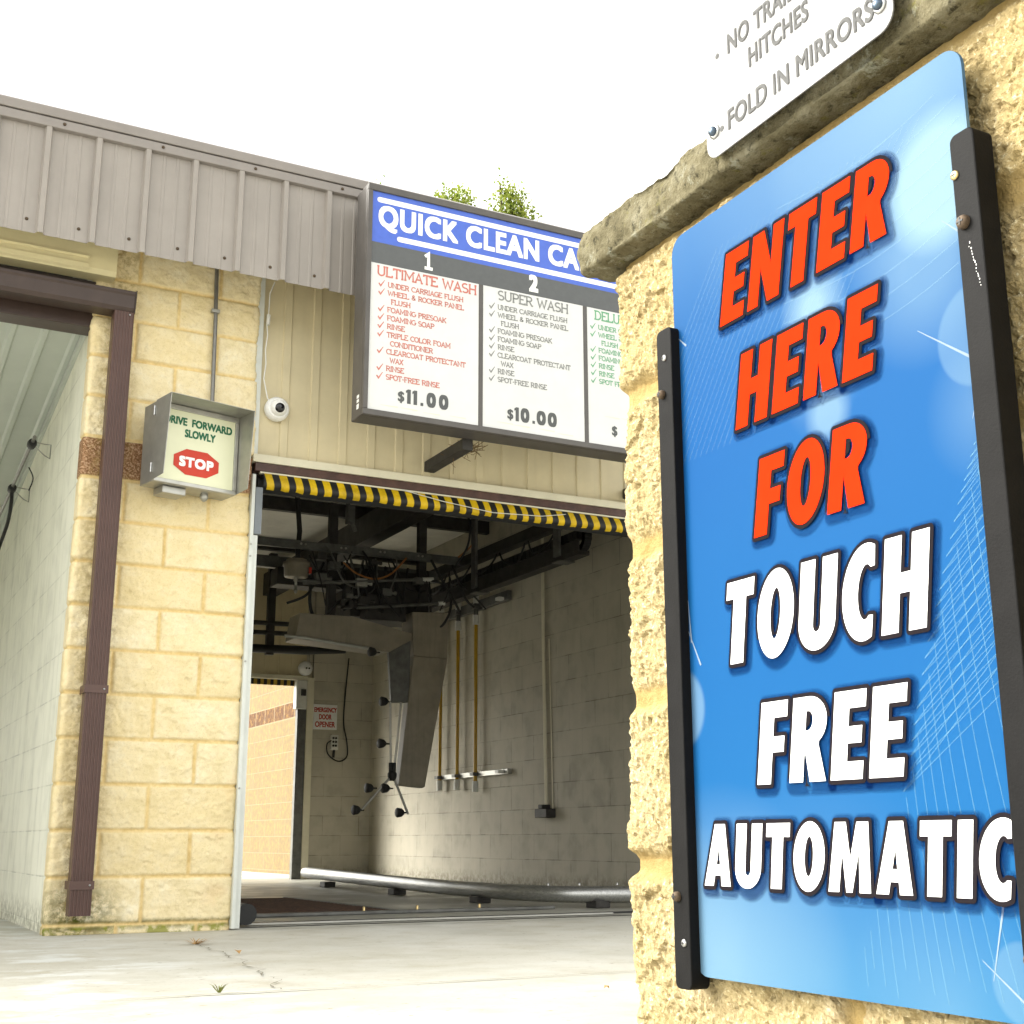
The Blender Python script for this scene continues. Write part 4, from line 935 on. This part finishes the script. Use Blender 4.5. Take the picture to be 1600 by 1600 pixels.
# spray arm: horizontal box and hanging panels with nozzles
arm = MB().prism([(2.34, YG - .12, 1.955), (2.37, YG - .12, 2.145), (2.83, YG - .12, 2.150), (3.355, YG - .12, 2.045), (3.355, YG - .12, 1.99), (3.155, YG - .12, 1.875), (2.34, YG - .12, 1.935)], (0, .26, 0)).build('spray_arm', M['panel_grey'], gn, .006)
MB().prism([(3.155, YG - .10, 1.874), (3.355, YG - .10, 1.99), (3.349, YG - .10, 1.47), (3.19, YG - .10, 1.46)], (0, .04, 0)).build('arm_leg', M['steel_mid'], gn, .005)
MB().prism([(3.36, YG - .11, 2.23), (3.70, YG - .11, 2.25), (3.69, YG - .11, 1.851), (3.378, YG - .11, 1.86)], (0, .24, 0)).build('splash_panel_cover', M['panel_grey'], gn, .006)
MB().prism([(3.374, YG - .12, 1.858), (3.686, YG - .12, 1.85), (3.495, YG - .12, .785), (3.475, YG - .12, .775), (3.26, YG - .12, .795)], (0, .10, 0)).build('splash_panel', M['panel_grey'], gn, .006)
yp = YG - .16
MB().tube([(3.155, yp, 1.46), (3.165, yp, 1.1), (3.175, yp, .87)], .010, 8).tube([(3.25, yp, 1.46), (3.22, yp, 1.1), (3.195, yp, .87)], .010, 8).build('spray_pipe', M['galv'], gn)
MB().lathe((3.185, yp, .905), (0, 0, -1), [(0, .022), (.02, .038), (.05, .038), (.08, .02)], 12).tube([(3.17, yp, .97), (3.172, yp, .89)], .018, 8).tube([(3.20, yp, .97), (3.198, yp, .89)], .018, 8).build('spray_hub', M['black'], gn)
MB().tube([(3.175, yp, .86), (2.93, yp, .595)], .011, 8).tube([(3.195, yp, .86), (3.33, yp, .565)], .011, 8).build('spray_leg', M['galv'], gn)
for x, z in ((3.10, 1.46), (3.09, 1.12), (2.99, .765), (3.13, .765), (2.885, .592), (3.26, .575), (2.99, 1.86)):
    MB().lathe((x + .065, yp, z), (-1, -.15, 0), [(0, .006), (.035, .008), (.04, .020), (.058, .034), (.095, .040), (.10, .036), (.101, .01)], 12).build('nozzle', M['black'], gn)
MB().tube([(2.24, YG - .15, 1.945), (2.40, YG - .15, 1.94), (3.0, YG - .15, 1.885)], .013, 8).build('arm_edge_pipe', M['galv'], gn)

rk = random.Random(31)
for i in range(22):
    x = rk.uniform(2.45, 3.75); y = YG + rk.uniform(-.12, .10); z = rk.uniform(2.62, 2.74); x2 = x + rk.uniform(-.35, .35); z2 = rk.uniform(2.18, 2.5); sg = rk.uniform(.02, .14)
    hose([(x, y, z), (x + (x2 - x) * .2, y - .03, z - .12), ((x + x2) / 2, y - .05, (z + z2) / 2 - sg), (x2, y, z2)], rk.choice((.006, .008, .011)), None).build('machine_hose', M['black'] if rk.random() < .75 else M['steel_mid'], gn)
for i in range(12):
    x = rk.uniform(2.5, 3.6); z = rk.uniform(2.2, 2.66); w_ = rk.uniform(.02, .05)
    MB().box(x - w_, x + w_, YG - .09, YG - .02, z - w_ * .7, z + w_ * .7).lathe((x + w_, YG - .055, z), (1, 0, 0), [(0, .012), (.03, .012), (.032, .018), (.05, .018)], 8).build('valve', rk.choice((M['steel_mid'], M['steel_dark'], M['galv'])), gn, .004)
for i in range(9):
    y = 2.3 + i * .5
    hose([(3.86, y, 2.66), (3.84, y + .1, 2.58 - rk.uniform(0, .06)), (3.84, y + .32, 2.57 - rk.uniform(0, .06)), (3.86, y + .45, 2.66)], .008, None).build('machine_hose', M['black'], gn)
for x in (2.4, 2.75, 3.1, 3.45):
    for d in (-.02, .02): MB().lathe((x + d, YG - .0505, 2.732), (0, -1, 0), [(0, .010), (.006, .010), (.008, .005)], 6).build('bolt', M['galv'], gn)

# dark service pipes near the back
t = thing('service_pipes', 'dark horizontal service pipes high at the back of the bay', 'pipes', (2.6, 6.8, 2.25))
for z in (2.51, 2.41): MB().tube([(1.3, 6.8, z - .01), (3.24, 6.8, z + .02)], .025, 8).build('pipe', M['steel_dark'], t)
MB().tube([(1.3, 6.8, 2.22), (3.40, 6.8, 2.27), (3.84, 6.8, 2.285)], [.045, .045, .02], 10).build('thick_hose', M['black'], t)
MB().box(2.98, 3.06, 6.78, 6.84, 2.2, 3.26).build('support_post', M['steel_dark'], t, .003)

# wall pipes
GP = 'amber pipes on the bay side wall'
for y, zb, lab in ((5.44, .835, 'amber vertical wall pipe farthest from the bay door'), (5.05, .83, 'middle of three amber vertical wall pipes'), (4.66, .80, 'amber vertical wall pipe nearest the bay door')):
    t = thing('wall_pipe', lab, 'pipe', (4.33, y, zb), GP)
    MB().tube([(4.33, y, zb + .06), (4.33, y, 2.30)], .017, 12).build('tube', M['yellow_pipe'], t)
    MB().tube([(4.33, y, zb - .02), (4.33, y, zb + .075)], .029, 12).build('bottom_cap', M['fitting'], t)
    MB().tube([(4.33, y, 2.30), (4.33, y, 2.39)], .030, 12).build('top_fitting', M['fitting'], t)
    MB().tube([(4.33, y, 2.50), (4.33, y, 2.57)], .028, 12).build('top_fitting', M['fitting'], t)
    MB().tube([(4.33, y, 2.39), (4.33, y, 2.50)], .022, 10).build('riser', M['steel_mid'], t)
for z, nm, lab in ((2.44, 'upper', 'long grey channel bracket holding the tops of the amber pipes'), (.915, 'lower', 'pale bracket bar holding the bottoms of the amber pipes')):
    t = thing('wall_bracket', lab, 'bracket', (4.36, 4.7, z))
    MB().box(4.345, 4.388, 4.05, 5.50, z, z + (.09 if nm == 'upper' else .045)).build('channel', M['galv'] if nm == 'lower' else M['steel_mid'], t, .003)
    for y in (5.44, 5.05, 4.66, 4.15): MB().box(4.29, 4.345, y - .035, y + .035, z + .008, z + .036).build('clip', M['fitting'] if y < 4.3 else M['steel_mid'], t, .002)
t = thing('outlet_conduit', 'pale conduit dropping down the side wall to a dark box', 'conduit', (4.37, 3.41, .55))
MB().tube([(4.372, 3.45, 3.25), (4.372, 3.44, 2.0), (4.372, 3.41, .62)], .015, 8).build('pipe', M['cream_trim'], t)
MB().tube([(4.383, 3.36, 2.0), (4.383, 3.33, 1.0), (4.383, 3.32, .60)], .006, 6).build('wire', M['cream_trim'], t)
MB().box(4.30, 4.388, 3.28, 3.48, .535, .605).box(4.31, 4.388, 3.37, 3.44, .606, .64).build('switch_box', M['steel_dark'], t, .006)

# back wall fittings
t = thing('emergency_sign', 'white emergency door opener sign beside the far doorway', 'sign', (3.85, 7.39, 1.52))
pl = MB().box(3.712, 3.985, 7.385, 7.397, 1.515, 1.785).build('plate', M['white'], t, .01)
g = MB()
for s_, z, h_, x0, x1 in (('EMERGENCY', 1.700, .050, 3.722, 3.976), ('DOOR', 1.622, .056, 3.778, 3.920), ('OPENER', 1.540, .060, 3.735, 3.962)):
    fit_text(g, s_, (0, 7.3846, 0), EX, EZ, EN, x0, x1, z, h_, .0022)
g.build('lettering', M['dark_red'], pl)
t = thing('door_control', 'small grey push button box below the emergency sign with looped black cable', 'control box', (3.95, 7.37, 1.3))
MB().box(3.915, 3.995, 7.35, 7.397, 1.30, 1.46).build('box', M['fitting'], t, .008)
for z in (1.345, 1.385, 1.425):
    for x in (3.935, 3.965): MB().lathe((x, 7.349, z), (0, -1, 0), [(0, .012), (.01, .012), (.012, .004)], 10).build('button', M['black'], t)
hose([(4.10, 7.385, 2.30), (4.07, 7.385, 1.9), (4.06, 7.385, 1.6), (4.10, 7.38, 1.40), (4.11, 7.38, 1.25), (4.05, 7.37, 1.19), (3.97, 7.36, 1.19), (3.88, 7.36, 1.26), (3.87, 7.36, 1.36), (3.92, 7.36, 1.40)], .008, None).build('cable', M['black'], t)
MB().tube([(3.955, 7.37, 1.30), (3.95, 7.37, 1.22)], .014, 8).build('gland', M['black'], t)
t = thing('round_speaker', 'round white wall fitting above the corner of the far doorway', 'wall fitting', (3.60, 7.37, 2.155))
MB().lathe((3.60, 7.388, 2.157), (0, -1, 0), [(0, .078), (.02, .080), (.04, .066), (.055, .035), (.06, .004)], 24).build('dome', M['screen'], t)
for dx in (-.012, .018): MB().lathe((3.612 + dx, 7.331, 2.157), (0, -1, 0), [(0, .010), (.006, .010), (.007, .003)], 10).build('eye', M['lens'], t)

# floor things in the bay
gp = thing('tyre_guide', 'long silver pipe tyre guide lying along the bay floor', 'guide pipe', (3.0, 2.5, GZ))
pth = [(3.12, 5.72), (3.03, 4.2), (2.945, 2.6), (2.95, 1.9), (3.0, 1.35), (3.14, .95), (3.5, .72), (4.1, .55)]
hp = hose([(x, y, GZ + .082 + .03 * max(0, (y - 1.5) / 4.2)) for x, y in pth], .048, None)
hp.build('pipe', M['pipe'], gp)
for x, y in ((3.08, 5.0), (2.98, 3.2), (2.96, 1.75), (3.3, .83)): MB().box(x - .05, x + .05, y - .06, y + .06, GZ + .006, GZ + .05).build('foot', M['steel_dark'], gp, .004)
MB().tube([(2.972, 2.585, GZ + .085), (2.971, 2.565, GZ + .0848)], .0495, 20).build('joint_collar', M['galv'], gp)
MB().obox((3.60, .80, GZ + .15), Vector((.95, -.1, .30)).normalized(), (0.1, 1, 0), Vector((-.30, 0, .95)).normalized(), -.02, .26, -.012, .012, -.014, .014).build('handle', M['black'], gp, .004)
for x in (3.02, 3.2, 3.42, 3.56): MB().lathe((x, .95 - .35 * (x - 3.0), GZ + .135), (0, 0, 1), [(0, .008), (.012, .008), (.014, .004)], 8).build('bolt', M['zinc'], gp)
t = thing('floor_grate', 'rust brown drain grate set in the bay floor', 'grate', (1.7, 1.9, GZ))
mb = MB()
for i in range(30): mb.box(1.20, 2.03, .96 + i * .066, .985 + i * .066, GZ + .010, GZ + .016)
MB().box(1.20, 2.03, .95, 2.94, GZ + .0055, GZ + .0098).build('pit', M['rust'], t); mb.build('bars', M['rust'], t)
MB().box(1.16, 1.199, .90, 2.98, GZ + .006, GZ + .018).box(2.031, 2.07, .90, 2.98, GZ + .006, GZ + .018).build('frame', M['steel_mid'], t, .002)
t = thing('floor_strip', 'metal threshold strip with brass pins across the bay entry floor', 'floor strip', (2.1, .93, GZ))
MB().box(1.0, 3.0, .82, .895, GZ + .006, GZ + .022).build('bar', M['steel_mid'], t, .003)
for x in (1.81, 2.13, 2.52): MB().lathe((x, .86, GZ + .022), (0, 0, 1), [(0, .008), (.020, .008), (.024, .004)], 10).build('brass_pin', M['brass'], t)
t = thing('threshold_channel', 'worn pale metal channel across the bay doorway threshold', 'threshold', (1.9, .16, GZ))
MB().box(.95, 3.0, .17, .20, GZ + .006, GZ + .016).build('edge_bar', M['galv'], t, .002)
MB().box(.90, 3.6, .27, .33, GZ + .0055, GZ + .011).build('slot', M['black'], t)

# ------------------------------------------------------------------ open bay: hose boom on the ceiling line
t = thing('hose_boom', 'thin pale hose boom with wire clamps along the open bay ceiling edge', 'hose boom', (-.10, 1.8, 2.4))
MB().tube([(-.10, 1.05, 2.50), (-.10, 2.6, 2.37)], .010, 8).build('pole', M['conduit'], t)
for y, z in ((1.15, 2.49), (1.93, 2.42)):
    cl = MB().lathe((-.10, y - .03, z), (0, 1, -.08), [(0, .022), (.02, .026), (.06, .024), (.07, .014)], 10).build('clamp', M['black'], t)
    MB().tube([(-.095, y, z + .01), (-.03, y + .02, z + .01), (.003, y + .02, z + .01), (.003, y + .02, z - .07), (-.03, y, z - .06), (-.09, y, z - .01)], .0035, 6).build('wire_loop', M['galv'], cl)
hose([(-.10, 1.93, 2.40), (-.09, 2.0, 2.34), (-.08, 2.2, 2.26), (-.09, 2.5, 2.14), (-.08, 2.75, 2.02)], .011, None).build('hose', M['black'], t)
hose([(-.06, 1.55, 2.46), (-.03, 1.56, 2.40), (-.04, 1.62, 2.34)], .004, None).build('drip_wire', M['black'], t)

# ------------------------------------------------------------------ near block wall with coping
nw = thing('block_wall', 'rough tan split face block wall in front with a lichened coping', 'wall', (.06, -5.6, GZ))
XF = -.056; YE = -4.8435
fine = -5.66
path = mkpath([(XF, -7.6), (XF, fine), (XF, YE), (.145, YE), (.145, -7.6)], .010, [.03, .003, .004, .05]) if False else None
def near_path():
    out = []; u = 0
    ys = list(np.arange(-7.6, fine, .03)) + list(np.arange(fine, YE - .014, .0026))
    for y in ys: out.append((XF, y, -1, 0, y - YE))
    r = .014
    for k in range(7):
        t = k / 6 * math.pi / 2; out.append((XF + r - r * math.cos(t), YE - r + r * math.sin(t), -math.cos(t), math.sin(t), -r + r * 1.57 * k / 6))
    for x in np.arange(XF + r + .004, .145, .0045): out.append((x, YE, 0, 1, .008 + (x - XF - r)))
    return out
rows = []
zj = [GZ - .01, .132, .334, .532, .7215, .9255, 1.118]
for i in range(6):
    if i % 2 == 0: us = [-.5875 + .4064 * k - .0 for k in range(-6, 2)]
    else: us = [-.5875 - .2032 + .4064 * k for k in range(-6, 2)]
    us = [-.181 - .4064 * k for k in range(8)] if i % 2 == 0 else [-.384 - .4064 * k for k in range(8)]
    rows.append((zj[i], zj[i + 1], us))
zs = np.concatenate([np.arange(GZ - .005, .12, .012), np.arange(.12, 1.116, .0026)])
relief_wall('masonry', M['nearwall'], nw, near_path(), zs, rows, 0.0108, 77, .013, grain=1.0, flat=True)
MB().box(XF + .02, .145, -7.6, YE - .02, GZ, 1.112).build('wall_core', M['cream_block_x'], nw)
# coping: profile swept along the wall with rock relief
pf = [(.19, 1.118), (-.04, 1.1175)] + [(-.099 + .06 * (1 - k / 5), 1.1165) for k in range(1, 5)]
prof = []
for k in range(13): prof.append((.19 - (.19 + .096) * k / 12, 1.116))
for k in range(13): prof.append((-.099, 1.118 + .057 * k / 12))
for k in range(1, 13): prof.append((-.097 + .287 * k / 12, 1.177 + .008 * math.sin(k / 12 * math.pi)))
ys = np.concatenate([np.arange(-7.6, -5.7, .05), np.arange(-5.7, -4.806, .006)])
pa = np.array(prof); s_ = np.concatenate([[0], np.cumsum(np.hypot(np.diff(pa[:, 0]), np.diff(pa[:, 1])))])
fine_s = np.interp(np.arange(0, s_[-1], .005), s_, np.arange(len(s_)))
pr2 = np.stack([np.interp(fine_s, np.arange(len(s_)), pa[:, 0]), np.interp(fine_s, np.arange(len(s_)), pa[:, 1])], 1)
S = np.arange(0, s_[-1], .005)[:len(pr2)]
tg = np.gradient(pr2, axis=0); tg /= np.linalg.norm(tg, axis=1)[:, None] + 1e-9; nn = np.stack([tg[:, 1], -tg[:, 0]], 1)
SS, YY = np.meshgrid(S, ys)
isf = np.exp(-((SS - .318) / .035) ** 4)
hh = (.003 + .006 * isf) * fbm(YY * 13, SS * 16, 5, 3) + .003 * fbm(YY * 48, SS * 48, 15, 3) + .0022 * fbm(YY * 150, SS * 150, 25, 2)
hh += -.006 * isf * sst(.02, 0.0, np.abs(np.abs(SS - .318) - .028))
sgn = 1 if nn[len(nn) // 2, 0] < 0 else -1
Vx = pr2[None, :, 0] + sgn * nn[None, :, 0] * hh; Vz = pr2[None, :, 1] + sgn * nn[None, :, 1] * hh
Vy = YY + (YY > -4.85) * (.012 * fbm(SS * 20, YY * 20, 35, 3))
nz, nu = SS.shape; idx = np.arange(nz * nu).reshape(nz, nu)
F = np.stack([idx[:-1, :-1], idx[:-1, 1:], idx[1:, 1:], idx[1:, :-1]], -1).reshape(-1, 4).tolist() + [tuple(idx[-1, ::-1].tolist())]
mb = MB(); mb.add(np.stack([Vx, Vy, Vz], -1).reshape(-1, 3).tolist(), F, True)
mb.build('coping_stone', M['coping'], nw)

# ------------------------------------------------------------------ blue entrance sign
KS = 1.0189
XS = -.088; YL = -5.0071; ZB = .2214; SW, SH = .463, .843
U, V_, N_ = Vector((0, -KS, 0)), Vector((0, 0, KS)), Vector((-1, 0, 0))
SO = Vector((XS, YL, ZB))
es = thing('entrance_sign', 'large blue enter here for touch free automatic sign on the rough wall', 'sign', (XS, YL - KS * SW / 2, ZB))
def mat_blue():
    k = NT('printed blue sign'); v = k.coord(); s = k.sep(v)
    # the panel's own plane: u to the right, v up, metres from its lower left corner
    u = k.math('MULTIPLY_ADD', s[1], -1.0 / KS, SW / 2); vv = k.math('MULTIPLY', s[2], 1.0 / KS)
    def circ(cu, cv, r0, r1, a):
        d = k.math('SQRT', k.math('ADD', k.math('POWER', k.math('SUBTRACT', u, cu), 2.0), k.math('POWER', k.math('SUBTRACT', vv, cv), 2.0)))
        return k.ramp(k.math('MULTIPLY', d, 2.0), (r0 * 2, a), (r1 * 2, 0.0))
    col = k.ramp(vv, (0.0, (.016, .095, .195)), (0.10, (.008, .070, .180)), (0.30, (.0055, .060, .172)), (0.58, (.0055, .056, .168)), (0.72, (.010, .061, .165)), (0.84, (.025, .082, .185)))
    left = k.ramp(u, (0.0, .55), (0.25, 0.0))
    col = k.mix(k.math('MULTIPLY', left, k.ramp(vv, (.45, 0.0), (.56, 1.0), (.64, 1.0), (.80, .2))), col, (.004, .050, .165))
    light = (.130, .205, .255)
    for c in ((.40, .85, .02, .22, .55), (.22, .83, .0, .18, .20), (.425, .725, .046, .075, .95), (.40, .65, .03, .10, .35), (.245, .665, .012, .052, .85), (.258, .548, .016, .036, .55), (.250, .585, .0, .06, .30), (-.01, .28, .040, .046, .45), (.05, .0, .02, .20, .60), (.0, .06, .0, .10, .3), (.20, .02, .0, .20, .2), (.455, .50, .0, .07, .30), (.455, .565, .046, .049, .28), (.44, .03, .030, .033, .25), (.36, .0, .0, .12, .25)):
        col = k.mix(circ(*c), col, light)
    col = k.mix(k.ramp(k.noise(v, 700, 2, 0.5), (.3, .07), (.6, 0.0)), col, (.01, .07, .26))
    k.col(col); k.set(0.5, 0, 0.03); return k.m
M['blue_sign'] = mat_blue()
def rrect(u0, u1, v0, v1, r):
    p = []
    for cx, cy, a0 in ((u1 - r, v0 + r, -90), (u1 - r, v1 - r, 0), (u0 + r, v1 - r, 90), (u0 + r, v0 + r, 180)): p += arc(cx, cy, r, r, a0, a0 + 90, 6)
    return p
pan = MB().prism([SO + U * a_ + V_ * b_ for a_, b_ in rrect(0, SW, 0, SH, .022)], -N_ * .004).build('panel', M['blue_sign'], es)
ws = [('ENTER', .093, .356, .698, .779, .017), ('HERE', .113, .326, .571, .653, .016), ('FOR', .136, .302, .446, .528, .016)]
ww = [('TOUCH', .074, .370, .319, .406, .013), ('FREE', .123, .329, .193, .274, .013), ('AUTOMATIC', .026, .440, .0925, .155, .008)]
def layer(words, mat, name, grow, lift, du=0, dv=0):
    mb = MB()
    for wd in words:
        for j, cs in enumerate(word(*wd, gap=.095)):
            if grow: cs = [offset_poly(c, grow) for c in cs]
            vs, fs = fill(cs)
            mb.add([SO + U * (p + du) + V_ * (q + dv) + N_ * (lift + .00002 * j) for p, q in vs], fs)
    return mb.build(name, mat, pan)
def alpha(name, c, al):
    k = NT(name); k.col(c); k.set(.9, 0, 0.0); tr = k.n('ShaderNodeBsdfTransparent'); mx = k.n('ShaderNodeMixShader'); mx.inputs[0].default_value = al
    k.l(tr.outputs[0], mx.inputs[1]); k.l(k.b.outputs[0], mx.inputs[2]); k.l(mx.outputs[0], k.t.nodes['Material Output'].inputs['Surface']); return k.m
M['halo'] = alpha('printed soft outline ink', (.003, .018, .085), .17)
for i, gr in enumerate((.0105, .0090, .0075, .0060)): layer(ws + ww, M['halo'], 'lettering_halo', gr, .0005 + .00035 * i, .0022, -.0028)
layer(ws + ww, M['outline_ink'], 'lettering_outline', .0040, .0021)
layer(ws, M['orange_ink'], 'orange_lettering', 0, .0026)
layer(ww, M['white_ink'], 'white_lettering', 0, .0026)
# printed fine lines
M['line_ink'] = alpha('printed pale line ink', (.16, .33, .42), .24)
M['line_faint'] = alpha('printed faint line ink', (.20, .33, .42), .20)
M['streak_ink'] = alpha('printed streak ink', (.30, .36, .42), .5)
def line2(mb, pts, w0, w1=None, lift=.0003):
    n = len(pts); L = []
    for i, p in enumerate(pts):
        a_, b_ = pts[max(0, i - 1)], pts[min(n - 1, i + 1)]; t = Vector((b_[0] - a_[0], b_[1] - a_[1])).normalized(); q = Vector((-t.y, t.x)) * ((w0 + (w1 - w0) * i / (n - 1)) if w1 is not None else w0) / 2
        L += [SO + U * (p[0] + q.x) + V_ * (p[1] + q.y) + N_ * lift, SO + U * (p[0] - q.x) + V_ * (p[1] - q.y) + N_ * lift]
    mb.add(L, [(2 * i, 2 * i + 1, 2 * i + 3, 2 * i + 2) for i in range(n - 1)])
def clip(pts): return [p for p in pts if .001 < p[0] < SW - .001 and .001 < p[1] < SH - .03]
def Bd(t):   # left boundary of the net: from bottom to right edge
    q = [(.235, .0), (.275, .07), (.325, .18), (.365, .30), (.415, .42), (.455, .50)]
    f = t * (len(q) - 1); i = min(int(f), len(q) - 2); f -= i; return (q[i][0] + (q[i + 1][0] - q[i][0]) * f, q[i][1] + (q[i + 1][1] - q[i][1]) * f)
mb = MB()
for i in range(24):
    b = Bd(i / 23); pts = [(b[0] + .0006 * i + .11 * s * s * .55 + .02 * s, b[1] - s * .42) for s in np.linspace(0, 1, 14)]
    pts = clip(pts)
    if len(pts) > 1: line2(mb, pts, .0009)
for i in range(26):
    b = Bd(.40 + i * .0235); pts = clip([(b[0] + .16 * s, b[1] + .13 * s) for s in np.linspace(0, 1, 12)])
    if len(pts) > 1: line2(mb, pts, .0009, lift=.00038)
    pts = clip([(b[0] + .16 * s, b[1] + .13 * s - .03 * s) for s in np.linspace(0, 1, 12)])
    if len(pts) > 1: line2(mb, pts, .0008, lift=.00042)
mb.build('net_lines', M['line_ink'], pan)
mb = MB()
for i in range(30):
    u0 = -.10 + i * .011; pts = clip([(u0 + .20 * s + .03 * s * s, .56 + .28 * s) for s in np.linspace(0, 1, 14)])
    if len(pts) > 1: line2(mb, pts, .0008)
for i in range(9):
    pts = clip([(.20 + .28 * s, .62 + i * .022 + .03 * s - .02 * math.sin(3 * s)) for s in np.linspace(0, 1, 12)])
    if len(pts) > 1: line2(mb, pts, .0009, lift=.0004)
mb.build('faint_lines', M['line_faint'], pan)
mb = MB()
for p, q in (((.0, .722), (.024, .700)), ((.385, .590), (.444, .545)), ((.440, .490), (.462, .553)), ((.425, .682), (.455, .652)), ((.004, .375), (.030, .325)), ((.010, .400), (.014, .352)), ((.40, .045), (.462, -.0)), ((.41, .03), (.43, .10))):
    line2(mb, clip([(p[0] + (q[0] - p[0]) * s, p[1] + (q[1] - p[1]) * s) for s in np.linspace(0, 1, 9)]), .0006, .0026, .00046)
mb.build('star_streaks', M['streak_ink'], pan)
# rails
def rail(u0, u1, v0, v1, xin, xout):
    p = [SO + U * a_ + V_ * b_ for a_, b_ in rrect(u0, u1, v0, v1, .0075)]
    r_ = MB().prism([Vector((xin, q.y, q.z)) for q in p], (xout - xin, 0, 0)).build('mounting_rail', M['rail_black'], es, .0015)
    return r_
RX0, RX1 = -.076, -.1005
r1 = rail(-.0205, .0095, -.014, .729, RX0, RX1)
r2 = rail(.452, .4795, -.10, .748, RX0, RX1)
def screw(par, u, v, mat, r, hgt, slot=True):
    c = SO + U * u + V_ * v; c.x = RX1 - .0002
    s = MB().lathe(c, N_, [(0, r), (hgt * .5, r), (hgt, r * .7), (hgt * 1.05, r * .1)], 16).build('screw', mat, par)
    if slot: MB().box(c.x - hgt * 1.1 - .0002, c.x - hgt * .6, c.y - r * .55, c.y + r * .55, c.z - r * .13, c.z + r * .13).box(c.x - hgt * 1.1 - .0001, c.x - hgt * .6, c.y - r * .13, c.y + r * .13, c.z - r * .55, c.z + r * .55).build('slot', M['black'], s)
for u, v, mt_, r in ((-.004, .692, 'zinc', .0040), (-.010, .648, 'rusty', .0055), (-.010, .080, 'rusty', .0055), (-.001, .033, 'zinc', .0042)): screw(r1, u, v, M[mt_], r, .002 if mt_ == 'zinc' else .006)
for u, v, mt_, r in ((.4555, .7095, 'brass', .0046), (.4615, .6615, 'rusty', .0066), (.462, .05, 'rusty', .0066)): screw(r2, u, v, M[mt_], r, .002 if mt_ == 'brass' else .006)
rs = random.Random(2); mb = MB()
for i in range(16):
    u = .464 + .0012 * i * .5 + rs.uniform(-.001, .001); v = .640 - .0028 * i; c = SO + U * u + V_ * v; c.x = RX1 - .0003; l = rs.uniform(.0006, .0022)
    mb.add([c, c + U * .0007, c + U * .0007 + V_ * l, c + V_ * l], [(0, 1, 2, 3)])
mb.build('scratch', M['white_ink'], r2)

# ------------------------------------------------------------------ white rules sign on the coping
XR = -.113
rs_ = thing('rules_sign', 'white no trailer hitches fold in mirrors plate bolted in front of the coping', 'sign', (XR, -5.28, 1.128))
U, V_ = Vector((0, -1, 0)), Vector((0, 0, 1))
RO = Vector((XR, -5.121, 1.124)); RW, RH = .305, .40
pl = MB().prism([RO + U * a_ + V_ * b_ for a_, b_ in rrect(0, RW, 0, RH, .020)], -N_ * .002).build('plate', M['plate_white'], rs_, .0006)
g = MB()
def rt(s_, u0, u1, v, ref=None): fit_text(g, s_, RO, U, V_, N_, u0, u1, v, .0248, .0007, 1.05, ref=ref)
rt('FOLD IN MIRRORS', .042, .279, .0215); rt('HITCHES', .084, .186, .0775); rt('NO TRAILER', .047, .196, .116)
def dot(u, v): g.add([RO + U * (u + p) + V_ * (v + q) + N_ * .0004 for p, q in arc(0, 0, .0036, .0036, 0, 330, 11)], [tuple(range(12))])
dot(.030, .030); dot(.027, .125)
g.build('lettering', M['faded_ink'], pl)
for u, v in ((.0165, .0325), (.288, .030), (.0165, .37), (.288, .37)):
    c = RO + U * u + V_ * v + N_ * .0003
    b = MB().lathe(c, N_, [(0, .0085), (.0012, .0085), (.0016, .006)], 20).build('washer', M['zinc'], rs_)
    MB().lathe(c + N_ * .0016, N_, [(0, .0058), (.003, .0056), (.005, .004), (.0056, .0008)], 16).build('bolt', M['bolt_dark'], b)
MB().box(XR + .0022, -.086, -5.30, -5.26, 1.15, 1.50).build('sign_post', M['galv'], rs_, .002)

# ------------------------------------------------------------------ little plants and litter on the concrete
def weed(x, y, n, h, mat, label, seed, spread):
    rg = random.Random(seed); mb = MB()
    for i in range(n):
        a_ = rg.uniform(0, 6.28); d = Vector((math.cos(a_), math.sin(a_), 0)) * rg.uniform(.2, 1) * spread; hh_ = h * rg.uniform(.4, 1); b = Vector((x, y, GZ + .002)) + d * .1
        wv = Vector((-d.y, d.x, 0)).normalized() * rg.uniform(.0015, .003)
        mid = b + d * .5 + Vector((0, 0, hh_ * .75)); tip = b + d + Vector((0, 0, hh_))
        mb.add([b - wv, b + wv, mid + wv, tip, mid - wv], [(0, 1, 2, 4), (4, 2, 3)])
    tag(mb.build('weed', mat), label, 'weed', 'weeds in the pavement cracks')
weed(.455, -.80, 30, .022, M['straw'], 'dry orange weed sprouting at the upper end of the pavement crack', 1, .11)
weed(.08, -2.53, 16, .032, M['weed_green'], 'small pale green weed growing at the joint before the crack', 2, .035)
def leaf(x, y, r, label, seed):
    rg = random.Random(seed); a_ = rg.uniform(0, 6); c = Vector((x, y, GZ + .010)); d = Vector((math.cos(a_), math.sin(a_), .1)); s = Vector((-d.y, d.x, .25))
    tag(MB().add([c - d * r, c + s * r * .4 + Vector((0, 0, .006)), c + d * r, c - s * r * .35 + Vector((0, 0, .01))], [(0, 1, 2, 3)]).build('fallen_leaf', M['straw']), label, 'leaf', 'fallen leaves on the concrete')
leaf(.47, -1.35, .035, 'curled dry leaf beside the pavement crack', 4)
leaf(1.02, -3.0, .018, 'tiny dry leaf near the rough wall at the bottom edge', 5)
